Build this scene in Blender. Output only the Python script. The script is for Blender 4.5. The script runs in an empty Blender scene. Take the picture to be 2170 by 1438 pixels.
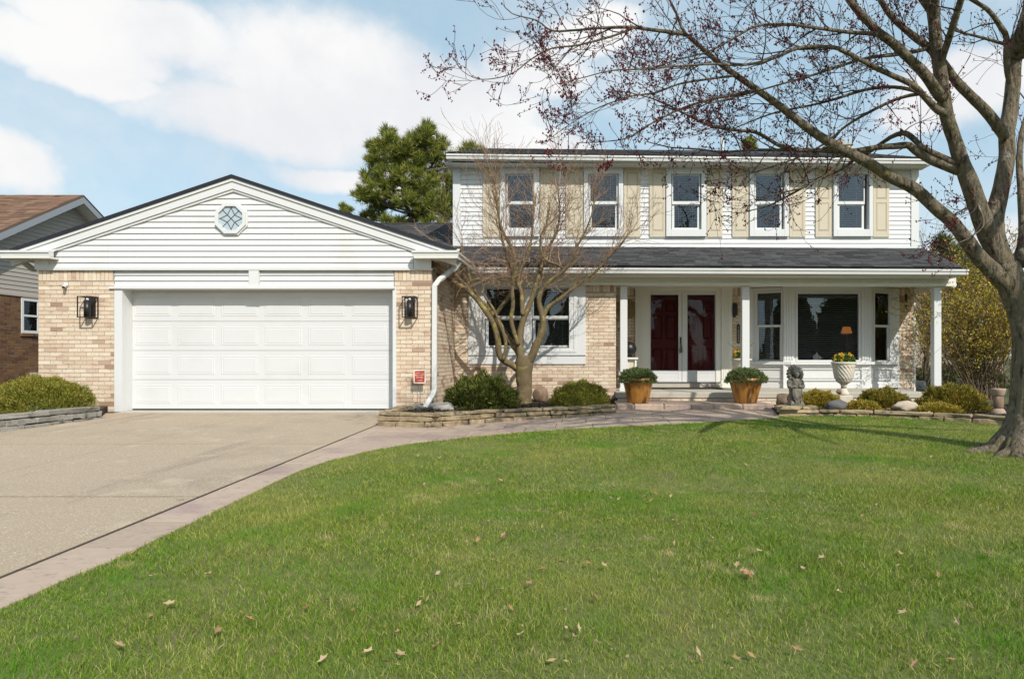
import bpy, bmesh, math, random
import numpy as np
from mathutils import Vector, Matrix, noise as mnoise

# ------------------------------------------------------------------ camera, world, sun, exposure
S = bpy.context.scene
COL = S.collection
F, CX, CY, CH = 1400.0, 1240.0, 758.0, 0.96          # focal length in photo pixels, vanishing point, eye height above the garage floor
R = random.Random(7)

cam = bpy.data.cameras.new('camera')
cam_o = bpy.data.objects.new('camera', cam); COL.objects.link(cam_o)
cam_o.location = (0, 0, CH); cam_o.rotation_euler = (math.radians(90), 0, 0)
cam.sensor_width = 36; cam.lens = F / 2170 * 36
cam.shift_x = (1085 - CX) / 2170; cam.shift_y = (CY - 719) / 2170
cam.clip_start = 0.05; cam.clip_end = 2000
S.camera = cam_o

SUN = Vector((0.56, -1.0, 0.94)).normalized()
sun = bpy.data.lights.new('sun', 'SUN'); sun.energy = 4.0; sun.angle = math.radians(0.45); sun.color = (1.0, 0.955, 0.88)
sun_o = bpy.data.objects.new('sun', sun); COL.objects.link(sun_o)
sun_o.rotation_euler = SUN.to_track_quat('Z', 'Y').to_euler(); sun_o.location = (8, -14, 14)

S.view_settings.view_transform = 'Standard'; S.view_settings.look = 'None'
S.view_settings.exposure = 0.10; S.view_settings.gamma = 1.0; S.view_settings.use_curve_mapping = False

world = bpy.data.worlds.new('World'); S.world = world; world.use_nodes = True

def build_world():
    nt = world.node_tree; N = nt.nodes; L = nt.links; N.clear()
    out = N.new('ShaderNodeOutputWorld'); bg = N.new('ShaderNodeBackground'); bg.inputs[1].default_value = 0.113
    sky = N.new('ShaderNodeTexSky'); sky.sky_type = 'NISHITA'; sky.sun_disc = False
    sky.sun_elevation = math.asin(SUN.z); sky.sun_rotation = math.atan2(SUN.x, SUN.y)
    sky.air_density = 1.0; sky.dust_density = 1.2; sky.ozone_density = 1.2
    tc = N.new('ShaderNodeTexCoord')
    def vm(op, a, b=None):
        n = N.new('ShaderNodeVectorMath'); n.operation = op
        for i, v in enumerate((a, b)):
            if v is None: continue
            if isinstance(v, (tuple, list)): n.inputs[i].default_value = v
            else: L.new(v, n.inputs[i])
        return n.outputs['Value'] if op == 'LENGTH' else n.outputs[0]
    def mt(op, a, b=0.0, c=None, clamp=False):
        n = N.new('ShaderNodeMath'); n.operation = op; n.use_clamp = clamp
        for i, v in enumerate((a, b, c)):
            if v is None: continue
            if isinstance(v, (int, float)): n.inputs[i].default_value = v
            else: L.new(v, n.inputs[i])
        return n.outputs[0]
    def nz(vec, scale, detail=6, rough=0.6, color=False):
        n = N.new('ShaderNodeTexNoise'); n.inputs['Scale'].default_value = scale
        n.inputs['Detail'].default_value = detail; n.inputs['Roughness'].default_value = rough
        L.new(vec, n.inputs['Vector']); return n.outputs['Color'] if color else n.outputs[0]
    def mr(v, a, b, c=0.0, d=1.0):
        n = N.new('ShaderNodeMapRange'); n.interpolation_type = 'SMOOTHSTEP'
        L.new(v, n.inputs[0])
        for i, q in enumerate((a, b, c, d)): n.inputs[i + 1].default_value = q
        return n.outputs[0]
    D = tc.outputs['Generated']
    warp = vm('MULTIPLY', vm('SUBTRACT', nz(D, 4.5, 5, 0.6, True), (0.5, 0.5, 0.5)), (0.11, 0.11, 0.09))
    W = vm('ADD', D, warp)
    blobs = [(690, 165, 350, 150), (560, 245, 270, 110), (940, 245, 270, 140), (1080, 320, 250, 65), (760, 380, 190, 40),
             (270, 45, 230, 85), (110, 90, 170, 80), (190, 165, 90, 50), (-10, 345, 70, 90), (1260, 60, 130, 60),
             (2050, 190, 170, 80), (1930, 250, 80, 40), (2090, 560, 190, 110), (1130, 150, 160, 70)]
    tot = None
    for (x, y, rx, ry) in blobs:
        d = Vector(((x - CX) / F, 1, (CY - y) / F)); ln = d.length; c = d.normalized()
        sx, sz = F * ln * 0.92 / rx, F * ln / ry
        q = vm('MULTIPLY', vm('SUBTRACT', W, tuple(c)), (sx, 1.2, sz))
        m = mr(vm('LENGTH', q), 1.25, 0.30)
        tot = m if tot is None else mt('MAXIMUM', tot, m)
    fine = mt('ADD', mt('MULTIPLY', nz(W, 7.5, 9, 0.66), 0.75), mt('MULTIPLY', nz(D, 26.0, 8, 0.6), 0.25))
    # the same broken cumulus carries on round the rest of the sky
    general = mr(nz(W, 2.1, 3, 0.5), 0.62, 0.76)
    yy = N.new('ShaderNodeSeparateXYZ'); L.new(D, yy.inputs[0])
    behind = mr(yy.outputs[1], 0.45, 0.1)
    dens = mt('ADD', mt('MAXIMUM', tot, mt('MULTIPLY', general, behind)), mt('MULTIPLY', mt('SUBTRACT', fine, 0.5), 1.15))
    mask = mr(dens, 0.10, 0.95)
    veil = mt('MULTIPLY', mr(nz(W, 3.4, 6, 0.62), 0.42, 0.75), 0.45)
    mask = mt('MAXIMUM', mask, veil)
    body = N.new('ShaderNodeMix'); body.data_type = 'RGBA'
    L.new(mr(nz(W, 5.0, 6, 0.55), 0.35, 0.65), body.inputs[0])
    body.inputs[6].default_value = (7.0, 7.1, 7.35, 1); body.inputs[7].default_value = (8.1, 8.05, 8.0, 1)
    tint = N.new('ShaderNodeMix'); tint.data_type = 'RGBA'; tint.blend_type = 'MULTIPLY'; tint.inputs[0].default_value = 1
    L.new(sky.outputs[0], tint.inputs[6]); tint.inputs[7].default_value = (1.12, 1.12, 1.0, 1)
    # thin white haze that every clear spring sky carries
    hz = N.new('ShaderNodeMix'); hz.data_type = 'RGBA'; hz.inputs[0].default_value = 0.55
    L.new(tint.outputs[2], hz.inputs[6]); hz.inputs[7].default_value = (5.2, 7.2, 8.5, 1)
    mix = N.new('ShaderNodeMix'); mix.data_type = 'RGBA'
    L.new(mask, mix.inputs[0]); L.new(hz.outputs[2], mix.inputs[6]); L.new(body.outputs[2], mix.inputs[7])
    L.new(mix.outputs[2], bg.inputs[0]); L.new(bg.outputs[0], out.inputs[0])
build_world()

# ------------------------------------------------------------------ helpers
def P(px, py, Y):
    """photo pixel at distance Y -> place in the world"""
    return Vector(((px - CX) * Y / F, Y, CH - (py - CY) * Y / F))
def X(px, Y): return (px - CX) * Y / F
def Z(py, Y): return CH - (py - CY) * Y / F
SLOPE = 0.026
def gz(x, y):
    return -SLOPE * (11.86 - y) if y < 11.86 else 0.0
def G(px, py):
    """photo pixel on the sloping ground"""
    Y = (CH + SLOPE * 11.86) / ((py - CY) / F + SLOPE)
    return Vector((X(px, Y), Y, gz(0, Y)))

OFF = {}
def tag(o, label=None, cat=None, group=None, kind=None):
    if label: o['label'] = label
    if cat: o['category'] = cat
    if group: o['group'] = group
    if kind: o['kind'] = kind
    return o
def thing(name, loc, label, cat, group=None):
    o = bpy.data.objects.new(name, None); o.empty_display_size = 0.1
    COL.objects.link(o); o.location = loc; OFF[o.name] = Vector(loc)
    return tag(o, label, cat, group)
def attach(o, parent):
    if parent is not None:
        o.parent = parent; o.matrix_parent_inverse = Matrix.Translation(-OFF.get(parent.name, Vector()))
def inst(me, name, parent, loc, rot=None, scale=None):
    o = bpy.data.objects.new(name, me); COL.objects.link(o)
    o.location = loc
    if rot is not None: o.rotation_euler = rot
    if scale is not None: o.scale = scale
    attach(o, parent); OFF[o.name] = Vector(loc)
    return o

class MB:
    def __init__(self): self.v = []; self.f = []
    def add(self, vs, fs):
        n = len(self.v); self.v += [tuple(q) for q in vs]; self.f += [tuple(i + n for i in f) for f in fs]; return self
    def box(self, x0, x1, y0, y1, z0, z1):
        if x0 > x1: x0, x1 = x1, x0
        if y0 > y1: y0, y1 = y1, y0
        if z0 > z1: z0, z1 = z1, z0
        return self.add([(x0,y0,z0),(x1,y0,z0),(x1,y1,z0),(x0,y1,z0),(x0,y0,z1),(x1,y0,z1),(x1,y1,z1),(x0,y1,z1)],
                        [(3,2,1,0),(4,5,6,7),(0,1,5,4),(1,2,6,5),(2,3,7,6),(3,0,4,7)])
    def pbox(self, x0, y0, x1, y1, Y, depth):
        """box whose front face covers the photo rectangle at distance Y"""
        return self.box(X(x0, Y), X(x1, Y), Y, Y + depth, Z(y1, Y), Z(y0, Y))
    def frame(self, xa, xb, za, zb, w, y0, y1, wb=None, wt=None):
        wb = w if wb is None else wb; wt = w if wt is None else wt
        self.box(xa, xa + w, y0, y1, za, zb); self.box(xb - w, xb, y0, y1, za, zb)
        self.box(xa + w, xb - w, y0, y1, za, za + wb); return self.box(xa + w, xb - w, y0, y1, zb - wt, zb)
    def extrude(self, p0, p1, A, B, prof):
        """profile (a,b) carried from p0 to p1, a along A, b along B"""
        A = Vector(A); B = Vector(B); n = len(prof); vs = []
        for p in (p0, p1):
            for a, b in prof: vs.append(Vector(p) + A * a + B * b)
        fs = [(i, (i + 1) % n, (i + 1) % n + n, i + n) for i in range(n)]
        fs += [tuple(range(n - 1, -1, -1)), tuple(range(n, 2 * n))]
        return self.add(vs, fs)
    def poly(self, pts, dz):
        """flat polygon (list of Vector, anticlockwise from above) with thickness dz downward"""
        n = len(pts); vs = [Vector(p) for p in pts] + [Vector(p) - Vector((0, 0, dz)) for p in pts]
        fs = [tuple(range(n)), tuple(range(2 * n - 1, n - 1, -1))]
        fs += [(i, i + n, (i + 1) % n + n, (i + 1) % n) for i in range(n)]
        return self.add(vs, fs)
    def tube(self, pts, rad, sides=5, cap=True):
        pts = [Vector(p) for p in pts]; m = len(pts); vs = []; fs = []
        t = (pts[1] - pts[0]).normalized(); u = t.orthogonal().normalized()
        for i, p in enumerate(pts):
            a = pts[max(i - 1, 0)]; b = pts[min(i + 1, m - 1)]; t = (b - a)
            t = t.normalized() if t.length > 1e-9 else Vector((0, 0, 1))
            u = u - t * u.dot(t); u = u.normalized() if u.length > 1e-6 else t.orthogonal().normalized()
            w = t.cross(u); r = rad[i] if hasattr(rad, '__len__') else rad
            for k in range(sides):
                an = 2 * math.pi * k / sides; vs.append(p + u * (math.cos(an) * r) + w * (math.sin(an) * r))
        for i in range(m - 1):
            for k in range(sides):
                k2 = (k + 1) % sides; fs.append((i * sides + k, i * sides + k2, (i + 1) * sides + k2, (i + 1) * sides + k))
        if cap: fs.append(tuple(range(sides - 1, -1, -1))); fs.append(tuple((m - 1) * sides + k for k in range(sides)))
        return self.add(vs, fs)
    def lathe(self, prof, c, seg=32, fn=None):
        """prof: (r,z); fn(theta,z,r)->r for flutes and staves"""
        vs = []; fs = []; n = len(prof)
        for r, z in prof:
            for k in range(seg):
                a = 2 * math.pi * k / seg; rr = fn(a, z, r) if fn else r
                vs.append((c[0] + rr * math.cos(a), c[1] + rr * math.sin(a), c[2] + z))
        for i in range(n - 1):
            for k in range(seg):
                k2 = (k + 1) % seg; fs.append((i * seg + k, i * seg + k2, (i + 1) * seg + k2, (i + 1) * seg + k))
        fs.append(tuple(range(seg - 1, -1, -1))); fs.append(tuple((n - 1) * seg + k for k in range(seg)))
        return self.add(vs, fs)
    def ball(self, c, r, sub=2, scale=(1, 1, 1), rot=None, lump=0.0, freq=3.0, seed=0.0):
        bm = bmesh.new(); bmesh.ops.create_icosphere(bm, subdivisions=sub, radius=1.0)
        vs = []
        for v in bm.verts:
            q = v.co.copy()
            if lump: q *= 1 + lump * mnoise.noise(q * freq + Vector((seed, seed * 1.7, -seed)))
            q = Vector((q.x * scale[0], q.y * scale[1], q.z * scale[2])) * r
            if rot is not None: q = rot @ q
            vs.append(q + Vector(c))
        bm.verts.index_update(); fs = [tuple(v.index for v in f.verts) for f in bm.faces]; bm.free()
        return self.add(vs, fs)
    def mesh(self, name, mat, smooth=False, origin=None):
        o = Vector(origin) if origin is not None else None
        me = bpy.data.meshes.new(name)
        me.from_pydata(self.v if o is None else [tuple(Vector(q) - o) for q in self.v], [], self.f)
        if mat: me.materials.append(mat)
        if smooth: me.shade_smooth()
        me.update(); return me
    def build(self, name, mat, parent=None, smooth=False, origin=None, bevel=0.0, kind=None):
        me = self.mesh(name, mat, smooth, origin)
        o = bpy.data.objects.new(name, me); COL.objects.link(o)
        if origin is not None: o.location = origin
        attach(o, parent); OFF[o.name] = Vector(origin) if origin is not None else Vector()
        if bevel:
            b = o.modifiers.new('bevel', 'BEVEL'); b.width = bevel; b.segments = 1; b.limit_method = 'ANGLE'
        if kind: o['kind'] = kind
        return o

def np_mesh(name, verts, faces, mat, parent=None, kind=None, smooth=False, origin=None):
    """many equal-sided faces at once; faces is an (n,k) array"""
    me = bpy.data.meshes.new(name); nv, (nf, k) = len(verts), faces.shape
    v = np.asarray(verts, dtype=np.float32)
    if origin is not None: v = v - np.array(origin, dtype=np.float32)
    me.vertices.add(nv); me.vertices.foreach_set('co', v.ravel())
    me.loops.add(nf * k); me.loops.foreach_set('vertex_index', faces.astype(np.int32).ravel())
    me.polygons.add(nf); me.polygons.foreach_set('loop_start', np.arange(0, nf * k, k, dtype=np.int32))
    me.polygons.foreach_set('loop_total', np.full(nf, k, dtype=np.int32))
    me.update(calc_edges=True)
    if mat: me.materials.append(mat)
    if smooth: me.shade_smooth()
    o = bpy.data.objects.new(name, me); COL.objects.link(o)
    if origin is not None: o.location = origin
    attach(o, parent); OFF[o.name] = Vector(origin) if origin is not None else Vector()
    if kind: o['kind'] = kind
    return o

def leaf_quads(c, d, w, ln, wd):
    """diamond leaves: centre c, along d, across w (arrays n,3), length ln and width wd (n,)"""
    a = c - d * (ln * 0.5)[:, None]; b = c + d * (ln * 0.5)[:, None]
    l = c + w * (wd * 0.5)[:, None]; r = c - w * (wd * 0.5)[:, None]
    n = len(c); v = np.stack([a, r, b, l], axis=1).reshape(-1, 3)
    return v, np.arange(4 * n).reshape(n, 4)
def unit(a): return a / np.maximum(np.linalg.norm(a, axis=1, keepdims=True), 1e-9)

# ------------------------------------------------------------------ materials
def material(name, col, rough=0.6, noise=None, bump=None, island=0.0, obj=0.0, spec=0.3, ramp=None, metallic=0.0, leaf=0.0, patch=None, streak=None):
    """col: base colour; noise (scale, amount[, stretch]) mottling; ramp: list of (pos, colour) picked per piece (island + object random);
    patch (scale, colour, lo, hi): a second colour in patches; streak: like patch, stretched vertically"""
    m = bpy.data.materials.new(name); m.use_nodes = True; nt = m.node_tree; N = nt.nodes; L = nt.links; N.clear()
    out = N.new('ShaderNodeOutputMaterial')
    geo = N.new('ShaderNodeNewGeometry'); oi = N.new('ShaderNodeObjectInfo')
    def mt(op, a, b=0.0):
        n = N.new('ShaderNodeMath'); n.operation = op
        for i, v in enumerate((a, b)):
            if isinstance(v, (int, float)): n.inputs[i].default_value = v
            else: L.new(v, n.inputs[i])
        return n.outputs[0]
    pos = geo.outputs['Position']
    rnd = mt('FRACT', mt('ADD', geo.outputs['Random Per Island'], mt('MULTIPLY', oi.outputs['Random'], 7.31)))
    if ramp:
        cr = N.new('ShaderNodeValToRGB'); L.new(rnd, cr.inputs[0]); e = cr.color_ramp.elements
        while len(e) > 1: e.remove(e[-1])
        e[0].position = ramp[0][0]; e[0].color = (*ramp[0][1], 1)
        for p, c in ramp[1:]:
            q = e.new(p); q.color = (*c, 1)
        base = cr.outputs[0]
    else:
        rgb = N.new('ShaderNodeRGB'); rgb.outputs[0].default_value = (*col, 1); base = rgb.outputs[0]
    def nz(scale, detail=5, rough_=0.6, stretch=None, off=None):
        n = N.new('ShaderNodeTexNoise'); n.inputs['Scale'].default_value = scale; n.inputs['Detail'].default_value = detail
        n.inputs['Roughness'].default_value = rough_
        src = pos
        if stretch:
            q = N.new('ShaderNodeVectorMath'); q.operation = 'MULTIPLY'; L.new(src, q.inputs[0]); q.inputs[1].default_value = stretch; src = q.outputs[0]
        if off is not None:
            q = N.new('ShaderNodeVectorMath'); q.operation = 'ADD'; L.new(src, q.inputs[0]); q.inputs[1].default_value = (off, off * 2.3, off * 0.7); src = q.outputs[0]
        L.new(src, n.inputs['Vector']); return n.outputs[0]
    for i, pt in enumerate([p for p in (patch, streak) if p] if not isinstance(patch, list) else patch + ([streak] if streak else [])):
        sc, c2, lo, hi = pt[:4]; st = pt[4] if len(pt) > 4 else None
        mr = N.new('ShaderNodeMapRange'); mr.interpolation_type = 'SMOOTHSTEP'; L.new(nz(sc, 5, 0.62, st, 3.1 * i), mr.inputs[0])
        mr.inputs[1].default_value = lo; mr.inputs[2].default_value = hi
        mx = N.new('ShaderNodeMix'); mx.data_type = 'RGBA'; L.new(mr.outputs[0], mx.inputs[0]); L.new(base, mx.inputs[6]); mx.inputs[7].default_value = (*c2, 1)
        base = mx.outputs[2]
    val = None
    def addv(v):
        nonlocal val
        val = v if val is None else mt('ADD', val, v)
    if noise: addv(mt('MULTIPLY', mt('SUBTRACT', nz(noise[0], 6, 0.62, noise[2] if len(noise) > 2 else None), 0.5), noise[1] * 2))
    if island or obj: addv(mt('MULTIPLY', mt('SUBTRACT', rnd, 0.5), max(island, obj) * 2))
    if val is not None:
        hs = N.new('ShaderNodeHueSaturation'); L.new(mt('ADD', val, 1.0), hs.inputs['Value']); L.new(base, hs.inputs['Color']); base = hs.outputs[0]
    if leaf:
        d = N.new('ShaderNodeBsdfDiffuse'); t = N.new('ShaderNodeBsdfTranslucent'); mx = N.new('ShaderNodeMixShader'); mx.inputs[0].default_value = leaf
        L.new(base, d.inputs[0]); L.new(base, t.inputs[0]); L.new(d.outputs[0], mx.inputs[1]); L.new(t.outputs[0], mx.inputs[2])
        gl = N.new('ShaderNodeBsdfGlossy'); gl.inputs['Roughness'].default_value = 0.45; gl.inputs[0].default_value = (1, 1, 1, 1)
        m2 = N.new('ShaderNodeMixShader'); m2.inputs[0].default_value = 0.01; L.new(mx.outputs[0], m2.inputs[1]); L.new(gl.outputs[0], m2.inputs[2])
        L.new(m2.outputs[0], out.inputs[0]); return m
    b = N.new('ShaderNodeBsdfPrincipled'); L.new(base, b.inputs['Base Color']); b.inputs['Roughness'].default_value = rough
    b.inputs['Specular IOR Level'].default_value = spec; b.inputs['Metallic'].default_value = metallic
    if bump:
        bp = N.new('ShaderNodeBump'); bp.inputs['Strength'].default_value = bump[1]; bp.inputs['Distance'].default_value = bump[2] if len(bump) > 2 else 0.01
        L.new(nz(bump[0], 6, 0.65, bump[3] if len(bump) > 3 else None), bp.inputs['Height']); L.new(bp.outputs[0], b.inputs['Normal'])
    L.new(b.outputs[0], out.inputs[0]); return m

def glass_material(name, ior=1.75, tint=(1, 1, 1)):
    m = bpy.data.materials.new(name); m.use_nodes = True; nt = m.node_tree; N = nt.nodes; L = nt.links; N.clear()
    out = N.new('ShaderNodeOutputMaterial'); tr = N.new('ShaderNodeBsdfTransparent'); gl = N.new('ShaderNodeBsdfGlossy')
    tr.inputs[0].default_value = (*tint, 1); gl.inputs['Roughness'].default_value = 0.012; gl.inputs[0].default_value = (0.80, 0.90, 1.0, 1)
    fr = N.new('ShaderNodeFresnel'); fr.inputs[0].default_value = ior; mx = N.new('ShaderNodeMixShader')
    # old panes are never quite flat
    geo = N.new('ShaderNodeNewGeometry'); nz = N.new('ShaderNodeTexNoise'); nz.inputs['Scale'].default_value = 2.2; nz.inputs['Detail'].default_value = 2
    L.new(geo.outputs['Position'], nz.inputs['Vector']); bp = N.new('ShaderNodeBump'); bp.inputs['Strength'].default_value = 0.12; bp.inputs['Distance'].default_value = 0.02
    L.new(nz.outputs[0], bp.inputs['Height']); L.new(bp.outputs[0], gl.inputs['Normal'])
    L.new(fr.outputs[0], mx.inputs[0]); L.new(tr.outputs[0], mx.inputs[1]); L.new(gl.outputs[0], mx.inputs[2]); L.new(mx.outputs[0], out.inputs[0])
    return m

def lit_material(name, col, strength):
    m = bpy.data.materials.new(name); m.use_nodes = True; b = m.node_tree.nodes['Principled BSDF']
    b.inputs['Base Color'].default_value = (*col, 1); b.inputs['Emission Color'].default_value = (*col, 1); b.inputs['Emission Strength'].default_value = strength
    return m

BRICK_RAMP = [(0.0, (0.658, 0.525, 0.383)), (0.2, (0.705, 0.591, 0.452)), (0.4, (0.620, 0.467, 0.344)), (0.55, (0.733, 0.620, 0.481)), (0.7, (0.583, 0.430, 0.305)), (0.85, (0.677, 0.548, 0.418)), (0.96, (0.395, 0.258, 0.177)), (1.0, (0.338, 0.211, 0.147))]
M = {}
M['brick'] = material('house brick', (0.5, 0.4, 0.3), 0.85, noise=(22, 0.14), bump=(60, 0.5, 0.004), ramp=BRICK_RAMP, spec=0.15,
                      patch=(4.2, (0.48, 0.33, 0.22), 0.54, 0.72, (0.8, 0.8, 2.6)), streak=(30, (0.21, 0.115, 0.07), 0.62, 0.69, (0.5, 1.0, 2.4)))
M['mortar'] = material('mortar', (0.36, 0.31, 0.26), 0.95, noise=(14, 0.2), bump=(120, 0.4, 0.003), spec=0.1)
M['nbrick'] = material('neighbour brick', (0.16, 0.08, 0.05), 0.85, noise=(30, 0.2), spec=0.15,
                       ramp=[(0, (0.15, 0.075, 0.045)), (0.35, (0.19, 0.105, 0.06)), (0.6, (0.11, 0.055, 0.035)), (0.85, (0.21, 0.12, 0.055)), (1, (0.08, 0.05, 0.04))])
M['nmortar'] = material('neighbour mortar', (0.46, 0.37, 0.27), 0.95, noise=(14, 0.15), spec=0.1)
M['siding'] = material('white vinyl siding', (0.66, 0.66, 0.655), 0.5, noise=(2.2, 0.03), bump=(18, 0.08, 0.004, (0.15, 1, 3)), island=0.02, spec=0.3, patch=(1.3, (0.61, 0.60, 0.57), 0.50, 0.74, (1, 1, 0.5)), streak=(7, (0.585, 0.575, 0.545), 0.60, 0.78, (1.4, 1, 0.12)))
M['trim'] = material('white trim paint', (0.66, 0.66, 0.65), 0.45, noise=(3.0, 0.03), spec=0.35)
M['soffit'] = material('vinyl soffit', (0.70, 0.68, 0.62), 0.55, noise=(3.0, 0.04), spec=0.3)
M['cream'] = material('cream porch paint', (0.74, 0.72, 0.65), 0.5, noise=(2.5, 0.05), spec=0.3)
M['door_white'] = material('garage door steel', (0.635, 0.635, 0.635), 0.42, noise=(2.0, 0.02), patch=(1.1, (0.605, 0.60, 0.59), 0.50, 0.72), bump=(55, 0.12, 0.002, (0.12, 1, 1)), spec=0.4)
M['shutter'] = material('tan shutter', (0.57, 0.50, 0.38), 0.55, noise=(6, 0.05), spec=0.3)
M['gutter'] = material('white gutter', (0.66, 0.655, 0.63), 0.35, noise=(4, 0.06, (1, 1, 6)), spec=0.45)
M['shingle'] = material('charcoal shingle', (0.068, 0.067, 0.069), 0.95, noise=(30, 0.45), bump=(300, 0.7, 0.003), island=0.38, spec=0.12)
M['nshingle'] = material('brown shingle', (0.19, 0.115, 0.078), 0.95, noise=(20, 0.25), bump=(300, 0.6, 0.003), island=0.3, spec=0.1)
M['drip'] = material('dark drip edge', (0.02, 0.021, 0.027), 0.6, noise=(20, 0.2))
M['glass'] = glass_material('window glass', 1.6)
M['storm'] = glass_material('storm door glass', 1.33, (0.8, 0.8, 0.8))
M['leaded'] = material('leaded obscure glass', (0.42, 0.50, 0.54), 0.12, noise=(60, 0.12), bump=(80, 0.5, 0.004), spec=0.8)
M['came'] = material('lead came', (0.10, 0.11, 0.12), 0.5, metallic=0.4)
M['blind'] = material('blind slats', (0.46, 0.44, 0.40), 0.6)
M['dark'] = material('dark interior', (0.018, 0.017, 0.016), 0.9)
M['red'] = material('dark red door', (0.22, 0.022, 0.029), 0.4, noise=(5, 0.1), spec=0.4)
M['black'] = material('black metal', (0.012, 0.012, 0.013), 0.4, spec=0.5)
M['bronze'] = material('dark bronze metal', (0.022, 0.015, 0.011), 0.45, spec=0.5)
M['steel'] = material('brushed steel', (0.35, 0.34, 0.33), 0.35, metallic=0.9)
M['concrete'] = material('aged concrete', (0.46, 0.42, 0.35), 0.9, noise=(9, 0.16), bump=(140, 0.5, 0.004), spec=0.15)
M['drive'] = material('exposed aggregate drive', (0.40, 0.312, 0.225), 0.9, noise=(85, 0.5), bump=(190, 0.7, 0.005), spec=0.15,
                      patch=[(0.55, (0.31, 0.25, 0.185), 0.48, 0.68), (1.1, (0.27, 0.215, 0.16), 0.56, 0.72, (1.9, 0.22, 1)), (2.6, (0.22, 0.18, 0.14), 0.68, 0.76), (1.7, (0.47, 0.375, 0.275), 0.55, 0.72), (75, (0.62, 0.54, 0.43), 0.57, 0.64)])
M['joint'] = material('dirt in joints', (0.07, 0.052, 0.035), 0.95, noise=(30, 0.4))
M['paver'] = material('stamped concrete', (0.42, 0.315, 0.24), 0.6, noise=(9, 0.16, (1, 1.7, 1)), bump=(16, 0.5, 0.012), island=0.07, spec=0.3,
                      patch=[(1.3, (0.33, 0.235, 0.205), 0.48, 0.66), (14, (0.25, 0.18, 0.16), 0.54, 0.72, (1, 2.2, 1))])
M['wallstone'] = material('weathered wall stone', (0.36, 0.275, 0.17), 0.9, noise=(13, 0.45), bump=(28, 0.8, 0.015), obj=0.16, spec=0.12,
                          patch=[(6, (0.12, 0.10, 0.075), 0.52, 0.68), (9, (0.27, 0.26, 0.13), 0.60, 0.74)])
M['greystone'] = material('grey wall stone', (0.27, 0.255, 0.225), 0.9, noise=(11, 0.3), bump=(28, 0.8, 0.015), obj=0.16, spec=0.12,
                          patch=[(6, (0.11, 0.105, 0.09), 0.52, 0.68), (9, (0.30, 0.29, 0.20), 0.60, 0.74)])
M['mulch'] = material('dark mulch', (0.045, 0.032, 0.024), 0.95, island=0.5, noise=(30, 0.4))
M['soil'] = material('soil', (0.055, 0.038, 0.026), 0.95, noise=(20, 0.4), bump=(50, 0.8, 0.02))
M['ground'] = material('far ground', (0.07, 0.085, 0.03), 0.95, noise=(0.8, 0.3), patch=(0.3, (0.12, 0.10, 0.055), 0.5, 0.65))
M['turf'] = material('turf under the blades', (0.13, 0.14, 0.045), 0.95, noise=(40, 0.4), patch=[(0.9, (0.16, 0.135, 0.06), 0.52, 0.66)])
GRASS_RAMP = [(0.0, (0.044, 0.102, 0.006)), (0.3, (0.105, 0.200, 0.010)), (0.6, (0.182, 0.290, 0.018)), (0.8, (0.275, 0.335, 0.043)), (0.91, (0.454, 0.408, 0.130)), (1.0, (0.583, 0.490, 0.230))]
M['grass'] = material('grass blades', (0.1, 0.2, 0.03), 0.6, ramp=GRASS_RAMP, leaf=0.2, noise=(2.6, 0.22),
                      patch=[(0.5, (0.43, 0.39, 0.11), 0.42, 0.80), (1.3, (0.10, 0.255, 0.012), 0.44, 0.78), (4.2, (0.46, 0.40, 0.17), 0.58, 0.74)])
M['yew'] = material('yew needles', (0.05, 0.08, 0.02), leaf=0.2, ramp=[(0, (0.05, 0.065, 0.014)), (0.4, (0.10, 0.125, 0.026)), (0.75, (0.17, 0.19, 0.04)), (1, (0.30, 0.27, 0.07))])
M['golden'] = material('golden evergreen sprays', (0.15, 0.13, 0.03), leaf=0.25, ramp=[(0, (0.175, 0.184, 0.023)), (0.35, (0.298, 0.264, 0.036)), (0.7, (0.438, 0.320, 0.052)), (1, (0.578, 0.336, 0.078))], noise=(4, 0.2))
M['bronzed'] = material('bronzed evergreen sprays', (0.15, 0.11, 0.03), leaf=0.25, ramp=[(0, (0.10, 0.115, 0.02)), (0.35, (0.19, 0.185, 0.03)), (0.7, (0.32, 0.25, 0.045)), (1, (0.44, 0.27, 0.065))], noise=(4, 0.3), patch=(3.5, (0.36, 0.22, 0.045), 0.54, 0.74))
M['clipped'] = material('clipped juniper', (0.101, 0.097, 0.028), leaf=0.25, ramp=[(0, (0.126, 0.143, 0.021)), (0.4, (0.218, 0.226, 0.034)), (0.75, (0.319, 0.292, 0.053)), (1, (0.437, 0.326, 0.080))],
                        patch=(2.2, (0.42, 0.27, 0.06), 0.54, 0.72), noise=(3, 0.25))
M['potgreen'] = material('creeping juniper', (0.05, 0.07, 0.03), leaf=0.2, ramp=[(0, (0.056, 0.088, 0.030)), (0.5, (0.112, 0.160, 0.053)), (0.85, (0.208, 0.248, 0.090)), (1, (0.256, 0.184, 0.105))])
M['pine'] = material('pine needles', (0.072, 0.103, 0.028), leaf=0.2, ramp=[(0, (0.084, 0.115, 0.022)), (0.5, (0.180, 0.213, 0.037)), (0.85, (0.324, 0.322, 0.066)), (1, (0.408, 0.345, 0.099))])
M['far_green'] = material('far evergreen', (0.06, 0.08, 0.03), leaf=0.2, ramp=[(0, (0.053, 0.083, 0.028)), (0.6, (0.105, 0.135, 0.045)), (1, (0.195, 0.180, 0.063))])
M['forsythia'] = material('new yellow green leaves', (0.240, 0.207, 0.040), leaf=0.35, ramp=[(0, (0.312, 0.299, 0.045)), (0.5, (0.504, 0.425, 0.060)), (0.85, (0.672, 0.460, 0.080)), (1, (0.552, 0.253, 0.080))])
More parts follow.
